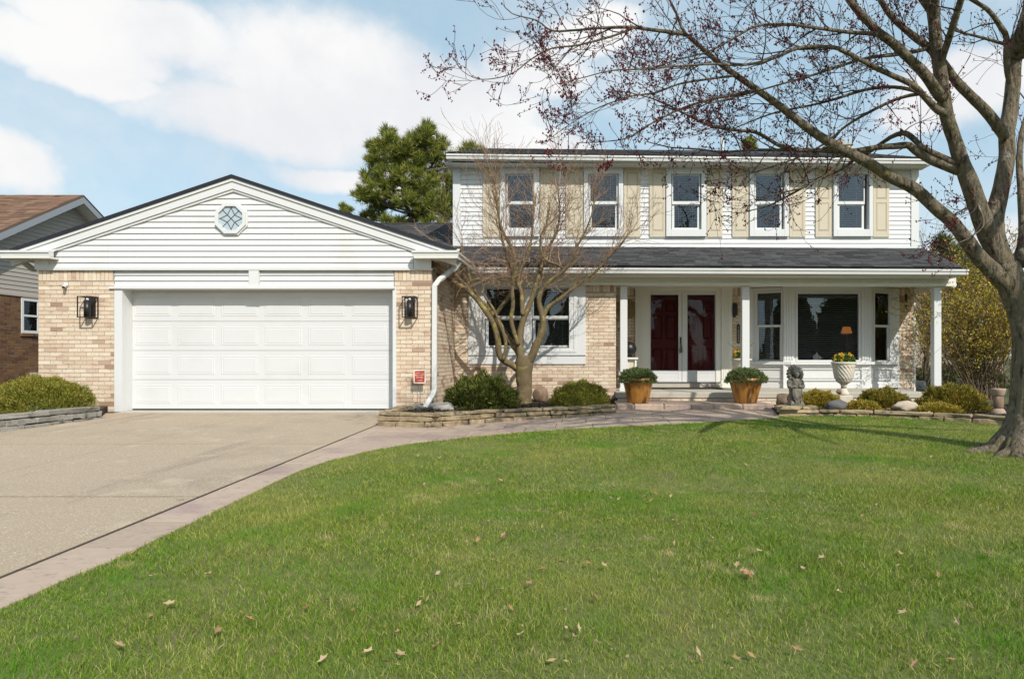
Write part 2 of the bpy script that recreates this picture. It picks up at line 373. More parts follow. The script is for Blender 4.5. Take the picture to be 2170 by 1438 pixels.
M['bark'] = material('maple bark', (0.25, 0.205, 0.145), 0.95, noise=(14, 0.45), bump=(24, 1.0, 0.10, (1, 1, 0.22)), spec=0.1,
                     patch=[(26, (0.075, 0.06, 0.044), 0.46, 0.68, (1, 1, 0.2)), (13, (0.40, 0.365, 0.29), 0.55, 0.72), (5, (0.27, 0.225, 0.075), 0.56, 0.76), (2.3, (0.42, 0.20, 0.03), 0.70, 0.76)])
M['twig'] = material('dark twig bark', (0.075, 0.052, 0.045), 0.85, noise=(12, 0.3))
M['bud'] = material('red maple buds', (0.12, 0.012, 0.022), leaf=0.25, ramp=[(0, (0.10, 0.018, 0.035)), (0.6, (0.18, 0.024, 0.05)), (0.9, (0.32, 0.045, 0.045)), (1, (0.42, 0.10, 0.05))])
M['smallbark'] = material('lichened bark', (0.155, 0.115, 0.065), 0.9, noise=(16, 0.35), bump=(30, 0.7, 0.012), spec=0.12,
                          patch=[(7, (0.30, 0.25, 0.07), 0.52, 0.68), (5, (0.30, 0.27, 0.20), 0.62, 0.72)])
M['redtwig'] = material('copper twig', (0.30, 0.195, 0.125), 0.8, noise=(9, 0.3), island=0.3)
M['browntwig'] = material('brown twig', (0.16, 0.115, 0.08), 0.85, noise=(9, 0.3), island=0.3)
M['glaze'] = material('amber glazed pot', (0.36, 0.16, 0.03), 0.32, noise=(10, 0.2), spec=0.5, bump=(25, 0.3, 0.01, (1, 1, 0.12)),
                      patch=[(9, (0.10, 0.045, 0.012), 0.5, 0.66, (1, 1, 0.16)), (13, (0.46, 0.33, 0.17), 0.60, 0.72, (1, 1, 0.16))])
M['urn'] = material('pale cast stone', (0.62, 0.56, 0.46), 0.85, noise=(14, 0.12), bump=(60, 0.3, 0.004), spec=0.15)
M['statue'] = material('weathered cast concrete', (0.215, 0.19, 0.155), 0.9, noise=(14, 0.35), bump=(50, 0.6, 0.006), spec=0.12,
                       patch=[(8, (0.085, 0.075, 0.062), 0.5, 0.66)])
M['yellow'] = material('yellow petals', (0.75, 0.50, 0.01), leaf=0.3, ramp=[(0, (0.62, 0.42, 0.02)), (0.6, (0.62, 0.27, 0.015)), (1, (0.66, 0.52, 0.08))])
M['stemgreen'] = material('fresh green leaves', (0.07, 0.13, 0.02), leaf=0.3, island=0.3)
M['dryleaf'] = material('dry fallen leaf', (0.297, 0.172, 0.084), leaf=0.25, ramp=[(0, (0.255, 0.140, 0.070)), (0.4, (0.425, 0.281, 0.154)), (0.7, (0.527, 0.390, 0.252)), (1, (0.374, 0.203, 0.091))])
M['signred'] = material('red sign face', (0.46, 0.055, 0.025), 0.5)
M['signwhite'] = material('white sign paint', (0.78, 0.70, 0.62), 0.5)
M['nsiding'] = material('taupe siding', (0.42, 0.37, 0.325), 0.6, island=0.02)
M['ntrim'] = material('grey fascia', (0.30, 0.32, 0.35), 0.5)
M['fieldgrey'] = material('grey fieldstone', (0.30, 0.275, 0.24), 0.9, noise=(9, 0.3), bump=(30, 0.5, 0.01), patch=(5, (0.40, 0.37, 0.32), 0.55, 0.7))
M['fieldtan'] = material('tan fieldstone', (0.46, 0.38, 0.29), 0.9, noise=(9, 0.25), bump=(30, 0.5, 0.01), patch=(5, (0.28, 0.22, 0.16), 0.55, 0.7))
M['fielddark'] = material('dark fieldstone', (0.115, 0.11, 0.105), 0.9, noise=(9, 0.35), bump=(30, 0.5, 0.01), patch=(6, (0.26, 0.25, 0.24), 0.6, 0.72))
M['fieldbrown'] = material('brown fieldstone', (0.24, 0.16, 0.105), 0.9, noise=(9, 0.35), bump=(30, 0.5, 0.01), patch=(6, (0.36, 0.28, 0.20), 0.55, 0.7))
M['terracotta'] = material('weathered terracotta', (0.40, 0.29, 0.215), 0.9, noise=(8, 0.2))
M['mat'] = material('door mat', (0.035, 0.032, 0.032), 0.95, noise=(90, 0.3))
M['amber'] = lit_material('lit lamp shade', (0.85, 0.30, 0.07), 0.35)
M['beige'] = material('beige stucco', (0.44, 0.37, 0.28), 0.9, noise=(3, 0.08))
M['roofbrown'] = material('far brown roof', (0.17, 0.115, 0.085), 0.95, noise=(5, 0.2), island=0.2)
# ------------------------------------------------------------------ ground, drive, walk, lawn
def ground_sheet():
    xs = [-400, -60, -20, -9, 0, 9, 20, 60, 400]; ys = [-300, -60, -20, 0, 11.86, 14, 30, 80, 900]
    vs = []; fs = []
    for y in ys:
        for x in xs: vs.append((x, y, (gz(x, max(y, -20)) if y < 11.86 else 0.0) - 0.05))
    w = len(xs)
    for j in range(len(ys) - 1):
        for i in range(w - 1): a = j * w + i; fs.append((a, a + 1, a + w + 1, a + w))
    o = MB().add(vs, fs).build('ground', M['ground']); tag(o, kind='structure')
ground_sheet()

DX = -3.13                                            # right edge of the driveway
def flat(pts, dz=0.0): return [Vector((x, y, gz(x, y) + dz)) for x, y in pts]
drive = MB().poly(flat([(-9.4, -6), (DX - 0.004, -6), (DX - 0.004, 11.86), (-9.4, 11.86)], -0.003), 0.05).build('driveway', M['joint']); tag(drive, kind='structure')
for (xa, xb) in ((-9.38, -5.604), (-5.596, DX - 0.026)):
    ys = [-6, -0.2, 2.6, 5.36, 8.12, 11.58] if xa < -6 else [-6, -0.2, 2.6, 5.385, 8.135, 11.58]
    for ya, yb in zip(ys, ys[1:]):
        g = 0.012
        m = MB().poly(flat([(xa, ya + g), (xb, ya + g), (xb, yb - g), (xa, yb - g)]), 0.06)
        m.build('slab', M['drive'], drive)
apron = MB().poly([Vector((X(240, 11.6), 11.60, -0.004)), Vector((DX + 0.02, 11.60, -0.004)), Vector((DX + 0.02, 12.4, 0.004)), Vector((X(240, 11.6), 12.4, 0.004))], 0.06)
apron.build('apron', M['concrete'], drive)

# boundaries read from the photo on the sloping ground
lawn_px = [(0, 1287.7), (69, 1257.8), (147, 1221), (230, 1188.7), (323, 1145), (392, 1112.6), (461, 1078), (530, 1045.8), (585, 1018), (636, 995), (691, 976),
           (783, 953.6), (876, 937.5), (1000, 923.7), (1100, 915), (1200, 908), (1300, 902.5), (1440, 896.5), (1560, 889.5), (1652, 883)]
bed_px = [(799, 901), (850, 904), (901, 905), (964, 901), (1030, 895), (1134, 887.5), (1224, 883), (1304, 875)]
right_px = [(1652, 880), (1780, 880), (1860, 882), (1946, 886.5), (2045, 893.5), (2120, 899), (2170, 904)]
lawn_edge = [G(*p) for p in lawn_px]
bed_edge = [G(*p) for p in bed_px]
right_edge = [G(*p) for p in right_px]
STEP_Y = 12.38
def flat3(pts, dz): return [Vector((p.x, p.y, gz(p.x, p.y) + dz)) for p in pts]

# stamped walk: stones of random length, cut to the outline of the walk
walk_poly = [(DX + 0.01, -4.0)] + [(-2.76, -4.0)] + [(p.x, p.y) for p in lawn_edge] + [(X(1655, 11.1), 11.18), (X(1652, 12), 12.0), (X(1640, STEP_Y), STEP_Y + 0.02), (X(1304, STEP_Y), STEP_Y + 0.02)] + \
            [(p.x, p.y) for p in reversed(bed_edge)] + [(DX + 0.01, bed_edge[0].y + 0.02)]
walk_poly = list(reversed(walk_poly))
def clip(poly, ax, lim, keep_less):
    out = []
    for i in range(len(poly)):
        a, b = poly[i - 1], poly[i]
        ia = (a[ax] <= lim) == keep_less; ib = (b[ax] <= lim) == keep_less
        if ia != ib:
            t = (lim - a[ax]) / (b[ax] - a[ax]); out.append((a[0] + (b[0] - a[0]) * t, a[1] + (b[1] - a[1]) * t))
        if ib: out.append(b)
    return out
def area(p): return 0.5 * sum(p[i - 1][0] * p[i][1] - p[i][0] * p[i - 1][1] for i in range(len(p)))
walk = MB().poly(flat([q for q in reversed(walk_poly)], -0.012), 0.03).build('walkway', M['joint']); tag(walk, kind='structure')
rot = math.radians(0)
def lay_walk():
    rr = random.Random(3); y = -4.0
    while y < 13:
        rowh = rr.choice((0.30, 0.42, 0.56)) if y > 6.6 else rr.choice((0.62, 0.8, 0.95))
        x = -3.3 - rr.random() * 0.3 if y > 6.6 else -3.3
        while x < 4:
            ln = rr.choice((0.38, 0.55, 0.75, 0.95)) if y > 6.6 else 0.8
            p = clip(clip(clip(clip(walk_poly, 0, x + 0.004, False), 0, x + ln - 0.004, True), 1, y + 0.004, False), 1, y + rowh - 0.004, True)
            if len(p) > 2 and abs(area(p)) > 0.004:
                if area(p) < 0: p = p[::-1]
                MB().poly(flat(p, rr.uniform(-0.001, 0.002)), 0.02).build('paving_slab', M['paver'], walk, bevel=0.004)
            x += ln
        y += rowh
lay_walk()

# lawn surface, flush with the walk, carrying the blades of grass
lawn_poly = [(-2.72, -5)] + [(p.x, p.y) for p in lawn_edge] + [(p.x, p.y) for p in right_edge] + [(8.2, 9.6), (16, 9.4), (16, -5)]
lp = [Vector((x, y, gz(x, y) - 0.012)) for x, y in lawn_poly]
lawn = MB().add(lp, [tuple(range(len(lp) - 1, -1, -1))]).build('lawn', M['turf']); tag(lawn, kind='structure')
def inside(px, py, poly):
    r = np.zeros(len(px), bool); n = len(poly)
    for i in range(n):
        x0, y0 = poly[i - 1]; x1, y1 = poly[i]
        c = (y0 > py) != (y1 > py)
        with np.errstate(divide='ignore', invalid='ignore'):
            xx = (x1 - x0) * (py - y0) / (y1 - y0) + x0
        r ^= c & (px < xx)
    return r
rng = np.random.default_rng(11)
def grass():
    V3 = []; F3 = []; base = 0
    Vs = []; Fs = []
    # density and blade size follow the distance from which the lawn is seen
    bands = [(1.9, 3.6, 19000, 0.0021, 3), (3.6, 5.6, 14000, 0.0026, 3), (5.6, 8.2, 8000, 0.0038, 2), (8.2, 11.6, 5500, 0.0055, 2)]
    for (ya, yb, dens, wd, seg) in bands:
        xa, xb = -3.0, min(12.0, yb * 0.70 + 0.4)
        n = int((yb - ya) * (xb - xa) * dens)
        x = rng.uniform(xa, xb, n); y = rng.uniform(ya, yb, n)
        k = inside(x, y, lawn_poly) & (x < y * 0.70 + 0.4) & (x > -y * 0.93 - 0.3)
        # thin spots and tufts
        cl = np.sin(x * 7.1 + np.sin(y * 5.3) * 2) * np.sin(y * 6.7 + np.sin(x * 4.1) * 2)
        k &= rng.random(n) < 0.72 + 0.28 * cl
        x = x[k]; y = y[k]; n = len(x)
        tall = 0.5 + 0.5 * np.sin(x * 1.7 + 1.3 * np.sin(y * 1.1)) * np.sin(y * 1.9 + np.sin(x * 0.8))
        h = (0.016 + 0.016 * rng.random(n)) * (0.7 + 0.6 * tall); h *= 1 + (rng.random(n) < 0.05) * 0.6
        z0 = -SLOPE * (11.86 - np.minimum(y, 11.86)) - 0.012
        an = rng.uniform(0, 2 * np.pi, n); w = wd * rng.uniform(0.7, 1.3, n) * 0.5
        la = rng.uniform(0, 2 * np.pi, n); lean = h * np.abs(rng.normal(0.75, 0.6, n))
        bx, by = np.cos(an) * w, np.sin(an) * w; lx, ly = np.cos(la) * lean, np.sin(la) * lean
        b0 = np.stack([x - bx, y - by, z0], 1); b1 = np.stack([x + bx, y + by, z0], 1)
        tip = np.stack([x + lx, y + ly, z0 + h], 1)
        if seg == 3:
            mx, my = x + lx * 0.35, y + ly * 0.35; zm = z0 + h * 0.62
            m0 = np.stack([mx - bx * .8, my - by * .8, zm], 1); m1 = np.stack([mx + bx * .8, my + by * .8, zm], 1)
            v = np.stack([b0, b1, m1, m0, tip], 1).reshape(-1, 3)
            i = np.arange(n)[:, None] * 5
            f = np.concatenate([i + [0, 1, 2], i + [0, 2, 3], i + [3, 2, 4]], 0)
        else:
            v = np.stack([b0, b1, tip], 1).reshape(-1, 3); f = np.arange(3 * n).reshape(n, 3)
        Vs.append(v); Fs.append(f + base); base += len(v)
    o = np_mesh('grass', np.concatenate(Vs), np.concatenate(Fs), M['grass'], kind='stuff')
    tag(o, 'short mown spring grass with yellowed patches in front of the house', 'grass')
grass()

# planting beds: soil sheets behind the stone edging
def soil(name, pts, top):
    o = MB().poly([Vector((x, y, top)) for x, y in pts], 0.25).build(name, M['soil']); tag(o, kind='structure')
soil('center_bed_soil', [(p.x + (0.06 if i == 0 else 0), p.y + 0.07) for i, p in enumerate(bed_edge)] + [(X(1304, 12.2), 12.3), (X(1304, 13.9), 13.92), (-2.75, 13.92), (-2.75, 11.84), (DX + 0.08, 11.84)], 0.085)
soil('right_bed_soil', [(X(1646, 11.3), 11.27)] + [(p.x, p.y + 0.07) for p in right_edge] + [(8.6, 10.3), (9.4, 13.14), (X(1630, 13.14), 13.14)], 0.035)
left_edge = [G(0, 915), G(90, 903.5), G(150, 894.5), G(215, 885.5)]
left_edge = [Vector((-8.6, 8.2, gz(0, 8.2)))] + left_edge
soil('left_bed_soil', [(p.x - 0.06, p.y + 0.05) for p in left_edge] + [(X(228, 11.84), 11.84), (-12, 11.84), (-12, 8.2)], 0.10)

# ------------------------------------------------------------------ stone edging
def stone(parent, c, dirv, ln, dp, h, mat, rr):
    """one rough block: jittered, bevelled"""
    bm = bmesh.new(); n = Vector((-dirv.y, dirv.x, 0))
    bmesh.ops.create_cube(bm, size=1.0)
    bmesh.ops.subdivide_edges(bm, edges=[e for e in bm.edges if abs((e.verts[0].co - e.verts[1].co).x) > 0.5], cuts=2)
    for v in bm.verts:
        q = v.co; j = lambda s: rr.uniform(-s, s)
        v.co = dirv * (q.x * ln + j(0.014)) + n * (q.y * dp + j(0.018)) + Vector((0, 0, q.z * h + j(0.008)))
    bmesh.ops.bevel(bm, geom=list(bm.edges), offset=0.008, segments=1, affect='EDGES')
    me = bpy.data.meshes.new('stone'); bm.to_mesh(me); bm.free(); me.materials.append(mat)
    return inst(me, 'stone', parent, c)
def stone_wall(parent, pts, courses, mat, seed, dp=0.16):
    """courses: list of (bottom offset from the ground or None, top z, min len, max len)"""
    rr = random.Random(seed)
    P2 = [Vector((p.x, p.y, 0)) for p in pts]; seg = [(b - a).length for a, b in zip(P2, P2[1:])]; tot = sum(seg)
    def at(s):
        s = min(max(s, 0), tot - 1e-4)
        for a, b, l in zip(P2, P2[1:], seg):
            if s <= l: return a + (b - a) * (s / l), (b - a).normalized()
            s -= l
        return P2[-1], (P2[-1] - P2[-2]).normalized()
    for ci, (zb, zt, l0, l1, setback) in enumerate(courses):
        s = -rr.uniform(0, l0 * 0.6)
        while s < tot:
            ln = rr.uniform(l0, l1); a = max(s, 0); b = min(s + ln, tot)
            if b - a > 0.06:
                c, d = at((a + b) / 2); n = Vector((-d.y, d.x, 0))
                g = gz(c.x, c.y); z0 = g - 0.03 if zb is None else zb; z1 = zt
                stone(parent, Vector((c.x, c.y, (z0 + z1) / 2)) + n * (dp / 2 + setback + rr.uniform(-0.006, 0.008)), d, (b - a) - 0.012, dp * rr.uniform(0.9, 1.1), z1 - z0 - 0.006, mat, rr)
            s += ln
cw = thing('stone_bed_edging', bed_edge[2], 'low stacked stone edging of the middle bed beside the driveway and walk', 'retaining wall')
stone_wall(cw, bed_edge, [(None, 0.022, 0.2, 0.5, -0.015), (0.025, 0.094, 0.3, 0.62, 0.0), (0.097, 0.150, 0.32, 0.75, 0.008)], M['wallstone'], 5)
ret = [Vector((DX + 0.10, 11.8, 0)), Vector((DX + 0.02, 10.9, 0)), bed_edge[0] + Vector((0.03, 0.03, 0))]
stone_wall(cw, ret, [(None, 0.022, 0.25, 0.5, 0), (0.025, 0.094, 0.3, 0.5, 0), (0.097, 0.152, 0.3, 0.6, 0.0)], M['wallstone'], 6)
rw = thing('stone_bed_edging', right_edge[2], 'low stone edging curving between the lawn and the right bed', 'retaining wall')
stone_wall(rw, right_edge + [Vector((8.2, 9.55, gz(0, 9.55)))], [(None, 0.018, 0.2, 0.5, 0.02), (0.021, 0.078, 0.25, 0.9, 0.0)], M['wallstone'], 8)
stone_wall(rw, [Vector((X(1640, 11.45), 11.45, 0)), Vector((X(1652, 11.2), 11.2, 0)), Vector((X(1735, 11.2), 11.2, 0))], [(0.081, 0.142, 0.3, 0.62, 0.02)], M['wallstone'], 9, 0.3)
lw = thing('stone_bed_edging', left_edge[2], 'grey stacked stone edging under the round juniper left of the garage', 'retaining wall')
stone_wall(lw, left_edge, [(None, -0.005, 0.25, 0.6, -0.012), (0.0, 0.085, 0.35, 0.8, 0.0), (0.09, 0.172, 0.7, 1.3, 0.01)], M['greystone'], 12, 0.22)

# bark mulch and stray leaves in the beds
def mulch():
    vs = []; fs = []; base = 0
    polys = [([(p.x, p.y + 0.1) for p in bed_edge] + [(X(1304, 13.8), 13.85), (-2.7, 13.85), (-2.9, 11.8)], 0.088, 2600), ([(p.x, p.y + 0.1) for p in right_edge] + [(8.4, 10.4), (9.2, 13.1), (X(1650, 13.1), 13.1)], 0.038, 2600)]
    for poly, z, n in polys:
        xs = [p[0] for p in poly]; ys = [p[1] for p in poly]
        x = rng.uniform(min(xs), max(xs), n * 2); y = rng.uniform(min(ys), max(ys), n * 2); k = inside(x, y, poly); x = x[k]; y = y[k]; n2 = len(x)
        d = unit(np.stack([rng.normal(0, 1, n2), rng.normal(0, 1, n2), rng.normal(0, .3, n2)], 1)); w = unit(np.cross(d, unit(np.stack([rng.normal(0, .5, n2), rng.normal(0, .5, n2), np.ones(n2)], 1))))
        v, f = leaf_quads(np.stack([x, y, z + rng.uniform(0, .02, n2)], 1), d, w, rng.uniform(.04, .09, n2), rng.uniform(.015, .035, n2))
        vs.append(v); fs.append(f + base); base += len(v)
    o = np_mesh('mulch', np.concatenate(vs), np.concatenate(fs), M['mulch'], kind='stuff'); tag(o, 'dark bark mulch spread over the planting beds', 'mulch')
mulch()

# ------------------------------------------------------------------ house
GW, GD, PW, DW, UW, BW, PF, SF = 11.86, 12.12, 13.93, 15.6, 15.4, 15.24, 13.95, 13.42
house = thing('house', (0, 15, 0), 'two storey white house with beige brick, tan shutters and attached garage', 'house')
COURSE = 0.0744; BL = 0.2165
def unit_box(name, mat):
    return MB().box(-.5, .5, -.5, .5, -.5, .5).mesh(name, mat)
brick_me = unit_box('brick', M['brick']); nbrick_me = unit_box('neighbour_brick', M['nbrick'])
budget = {'brick': 300}
def solid_wall(parent, name, mat, x0, x1, z0, z1, y0, y1, holes=(), kind=None):
    """wall slab with rectangular openings (xa,xb,za,zb)"""
    m = MB(); xs = sorted({x0, x1} | {min(max(h[i], x0), x1) for h in holes for i in (0, 1)})
    for a, b in zip(xs, xs[1:]):
        if b - a < 1e-4: continue
        c = (a + b) / 2; cuts = sorted([(h[2], h[3]) for h in holes if h[0] < c < h[1]]); z = z0
        for za, zb in cuts:
            if za > z: m.box(a, b, y0, y1, z, min(za, z1))
            z = max(z, zb)
        if z < z1: m.box(a, b, y0, y1, z, z1)
    return m.build(name, mat, parent)
def bricks(parent, x0, x1, z0, z1, Y, holes=(), single=0, axis='x', seed=1, me=brick_me, course=COURSE, bl=BL, soldier=False, mat=None, facing=-1, joint=0.010):
    """running bond: real bricks standing 5 mm proud of the mortar. axis 'x': wall across the view at y=Y; axis 'y': wall in depth at x=Y"""
    rr = random.Random(seed); m = MB(); k = 0; cnt = 0; any_ = False
    z = z0; rows = []
    while z < z1 - 0.02: rows.append(z); z += course
    def put(a, b, za, zb):
        nonlocal cnt, any_
        d = 0.05; pr = 0.006 + rr.uniform(-0.0015, 0.002)
        if axis == 'x': c = Vector(((a + b) / 2, Y + facing * (pr - d / 2), (za + zb) / 2)); s = (b - a, d, zb - za)
        else: c = Vector((Y + facing * (pr - d / 2), (a + b) / 2, (za + zb) / 2)); s = (d, b - a, zb - za)
        if cnt < single:
            inst(me, 'brick', parent, c, None, s); cnt += 1
        else:
            any_ = True; m.box(c.x - s[0] / 2, c.x + s[0] / 2, c.y - s[1] / 2, c.y + s[1] / 2, c.z - s[2] / 2, c.z + s[2] / 2)
    top = z1 - (0.196 if soldier else 0)
    for i, z in enumerate(rows):
        zb = min(z + course - joint, top)
        if zb - z < 0.02 or z > top - 0.02: continue
        a = x0 - (bl / 2 if i % 2 else 0)
        while a < x1:
            s, e = max(a, x0), min(a + bl - joint, x1)
            segs = [(s, e)]
            for h in holes:
                if h[2] < (z + zb) / 2 < h[3]:
                    segs = [q for (u, v) in segs for q in ((u, min(v, h[0])), (max(u, h[1]), v)) if q[1] - q[0] > 0.02]
            for u, v in segs:
                if v - u > 0.02: put(u, v, z, zb)
            a += bl
    if soldier:
        a = x0
        while a < x1 - 0.02:
            e = min(a + COURSE - 0.010, x1)
            if not any(h[0] < (a + e) / 2 < h[1] and h[2] < z1 - 0.09 < h[3] for h in holes): put(a, e, z1 - 0.19, z1 - 0.004)
            a += COURSE
    if any_:
        m.build('brickwork', mat or M['brick'], parent, kind='stuff')
    return cnt

gxl, gxr = X(82, GW), X(915, GW); door_l, door_r = X(242, GW), X(836, GW)
ztop_g = Z(572, GW)
# garage front piers and side
gw = MB().box(gxl, door_l, GW, GW + 0.22, -0.06, ztop_g).build('garage_wall', M['mortar'], house)
gw2 = MB().box(door_r, gxr, GW, GW + 0.22, -0.06, ztop_g).build('garage_wall', M['mortar'], house)
n1 = bricks(gw, gxl + 0.002, door_l - 0.001, -0.05, ztop_g, GW, single=300, soldier=True, seed=2)
bricks(gw2, door_r + 0.001, gxr - 0.002, -0.05, ztop_g, GW, single=300 - n1, soldier=True, seed=3)
sw = MB().box(gxr - 0.22, gxr - 0.001, GW + 0.221, PW + 0.2, -0.06, Z(551, GW)).build('garage_side_wall', M['mortar'], house)
bricks(sw, GW + 0.215, PW, -0.05, Z(553, GW), gxr, axis='y', seed=4, facing=1)
MB().box(gxl, gxl + 0.2, GW + 0.221, 18, -0.06, ztop_g).build('garage_side_wall', M['mortar'], house)

# header over the garage door
zh0, zh1 = Z(612, GW), Z(570, GW)
hx0, hx1 = X(240, GW), X(834, GW)
hd = MB().box(hx0, hx1, GW + 0.03, GW + 0.2, zh0 + 0.045, zh1).build('door_header', M['siding'], house)
for i in range(3):
    a = zh0 + 0.05 + i * 0.1; MB().extrude((hx0, GW + 0.03, 0), (hx1, GW + 0.03, 0), (0, 1, 0), (0, 0, 1), [(-0.028, a), (0.0, a), (0.0, a + 0.098), (-0.003, a + 0.098)]).build('siding_board', M['siding'], hd)
MB().box(hx0 - 0.05, hx1 + 0.03, GW - 0.045, GW + 0.24, zh0, zh0 + 0.046).build('header_sill', M['trim'], house)
MB().pbox(527, 573, 548, 611, GW - 0.05, 0.06).build('bracket', M['trim'], house)
MB().pbox(523, 607, 552, 611.5, GW - 0.065, 0.02).build('bracket', M['trim'], house)
# jambs
MB().box(X(243, GW), X(260, GW), GW - 0.012, GW + 0.26, -0.02, zh0).build('door_jamb', M['trim'], house)
MB().box(X(260, GW) + 0.001, X(268, GD), GW + 0.12, GD + 0.05, -0.01, zh0).build('door_jamb', M['trim'], house)
MB().box(X(832.5, GW), X(840, GW), GW - 0.012, GD + 0.05, -0.02, zh0).build('door_jamb', M['trim'], house)
# sectional door: four sections, six raised panels in each
gdx0, gdx1, gdz0, gdz1 = X(268, GD), X(832, GD), 0.026, Z(619, GD)
MB().box(gdx0 - 0.2, gdx1 + 0.1, GD + 0.001, GD + 0.05, gdz1 + 0.001, zh1).build('door_head', M['trim'], house)
MB().box(hx0, hx1, GW + 0.201, GD + 0.3, zh1 - 0.08, zh1).build('garage_ceiling', M['trim'], house)
gd = MB().box(gdx0, gdx1, GD + 0.012, GD + 0.05, gdz0, gdz1).build('garage_door', M['door_white'], house)
sec_h = (gdz1 - gdz0) / 4
for s in range(4):
    zb = gdz0 + s * sec_h
    MB().box(gdx0, gdx1, GD, GD + 0.0115, zb + 0.003, zb + sec_h - 0.003).build('door_section', M['door_white'], gd, bevel=0.003)
def raised(x0, x1, z0, z1, y, out=0.006, lip=0.03):
    """rim pressed in, field pushed back out"""
    m = MB(); a = [(x0, z0), (x1, z0), (x1, z1), (x0, z1)]
    def ring(d, yy): return [(x0 + d, yy, z0 + d), (x1 - d, yy, z0 + d), (x1 - d, yy, z1 - d), (x0 + d, yy, z1 - d)]
    vs = ring(0, y) + ring(0.010, y - out) + ring(0.018, y - out) + ring(lip, y - 0.0005) + ring(lip + 0.012, y - out * 1.3)
    fs = []
    for k in range(4):
        for i in range(4): fs.append((k * 4 + i, k * 4 + (i + 1) % 4, (k + 1) * 4 + (i + 1) % 4, (k + 1) * 4 + i))
    fs.append((16, 17, 18, 19)); return m.add(vs, fs)
for s in range(4):
    for c in range(6):
        xa = X(285 + 92.2 * c, GD); xb = X(363 + 92.2 * c, GD); zb = gdz0 + s * sec_h
        raised(xa, xb, zb + 0.095, zb + sec_h - 0.095, GD - 0.0005, 0.005).build('panel', M['door_white'], gd)
MB().box(gdx0, gdx1, GD - 0.002, GD + 0.04, 0.005, gdz0 - 0.002).build('rubber_seal', M['black'], gd)

# gable: horizontal boards cut to the rake
GS = GW - 0.035                                     # siding plane
pk = Vector((X(490, GS), GS, Z(398, GS))); sl_l = X(104, GS); sl_r = X(876, GS)
pitch = (Z(398, GS) - Z(520, GS)) / (X(490, GS) - X(140, GS))
def gable_half(z): return (pk.z - z) / pitch
sid = MB(); zb = Z(570, GS)
sheath = MB().add([(gxl, GS + 0.012, zb), (gxr, GS + 0.012, zb), (gxr, GS + 0.012, zb + 0.4), (pk.x, GS + 0.012, pk.z + 0.15), (gxl, GS + 0.012, zb + 0.4)], [(0, 1, 2, 3, 4)]).build('gable_wall', M['siding'], house)
i = 0; z = Z(570, GS) + 0.012; EXPO = 12.32 * GS / F
while z < pk.z - 0.02:
    zt = min(z + EXPO, pk.z - 0.005); h = gable_half((z + zt) / 2 - 0.02)
    xa, xb = max(sl_l, pk.x - h), min(sl_r, pk.x + h)
    MB().extrude((xa, GS, 0), (xb, GS, 0), (0, 1, 0), (0, 0, 1), [(-0.023, z), (0.008, z), (0.008, zt), (0.0, zt), (-0.020, z + 0.014)]).build('siding_board', M['siding'], sheath)
    z += EXPO
MB().box(X(82, GS) - 0.02, gxr + 0.02, GS - 0.02, GS + 0.03, zb - 0.02, zb + 0.011).build('siding_starter', M['trim'], house)
# octagon window
def octagon(r, y): return [Vector((X(492.5, GS) + r * math.cos(math.pi / 8 + k * math.pi / 4), y, Z(464, GS) + r * math.sin(math.pi / 8 + k * math.pi / 4))) for k in range(8)]
def oct_ring(r0, r1, ya, yb):
    vs = octagon(r0, ya) + octagon(r1, ya) + octagon(r0, yb) + octagon(r1, yb); fs = []
    for k in range(8):
        j = (k + 1) % 8
        fs += [(k, j, 8 + j, 8 + k), (16 + k, 24 + k, 24 + j, 16 + j), (8 + k, 8 + j, 24 + j, 24 + k), (k, 16 + k, 16 + j, j)]
    return MB().add(vs, fs)
ow = oct_ring(0.232, 0.292, GS - 0.075, GS + 0.01).build('octagon_window', M['trim'], house)
oct_ring(0.285, 0.318, GS - 0.045, GS + 0.01).build('frame', M['trim'], ow)
MB().add(octagon(0.234, GS - 0.040), [tuple(range(7, -1, -1))]).build('pane', M['leaded'], ow)
lead = MB(); c = Vector((X(492.5, GS), GS - 0.044, Z(464, GS)))
def came(a, b): lead.tube([c + Vector((a[0], 0, a[1])), c + Vector((b[0], 0, b[1]))], 0.0065, 4)
r = 0.225
for k in range(4):
    an = math.pi / 4 + k * math.pi / 2; came((0, 0), (r * math.cos(an), r * math.sin(an)))
    a2 = k * math.pi / 2; tip = (r * 0.86 * math.cos(a2), r * 0.86 * math.sin(a2))
    for s in (-1, 1):
        sp = (r * 0.40 * math.cos(a2 + s * math.pi / 4), r * 0.40 * math.sin(a2 + s * math.pi / 4)); came(tip, sp)
        tipb = (r * 0.72 * math.cos(a2 + s * 0.5), r * 0.72 * math.sin(a2 + s * 0.5))
    came(tip, (r * math.cos(a2), r * math.sin(a2)))
lead.build('lead_came', M['came'], ow)

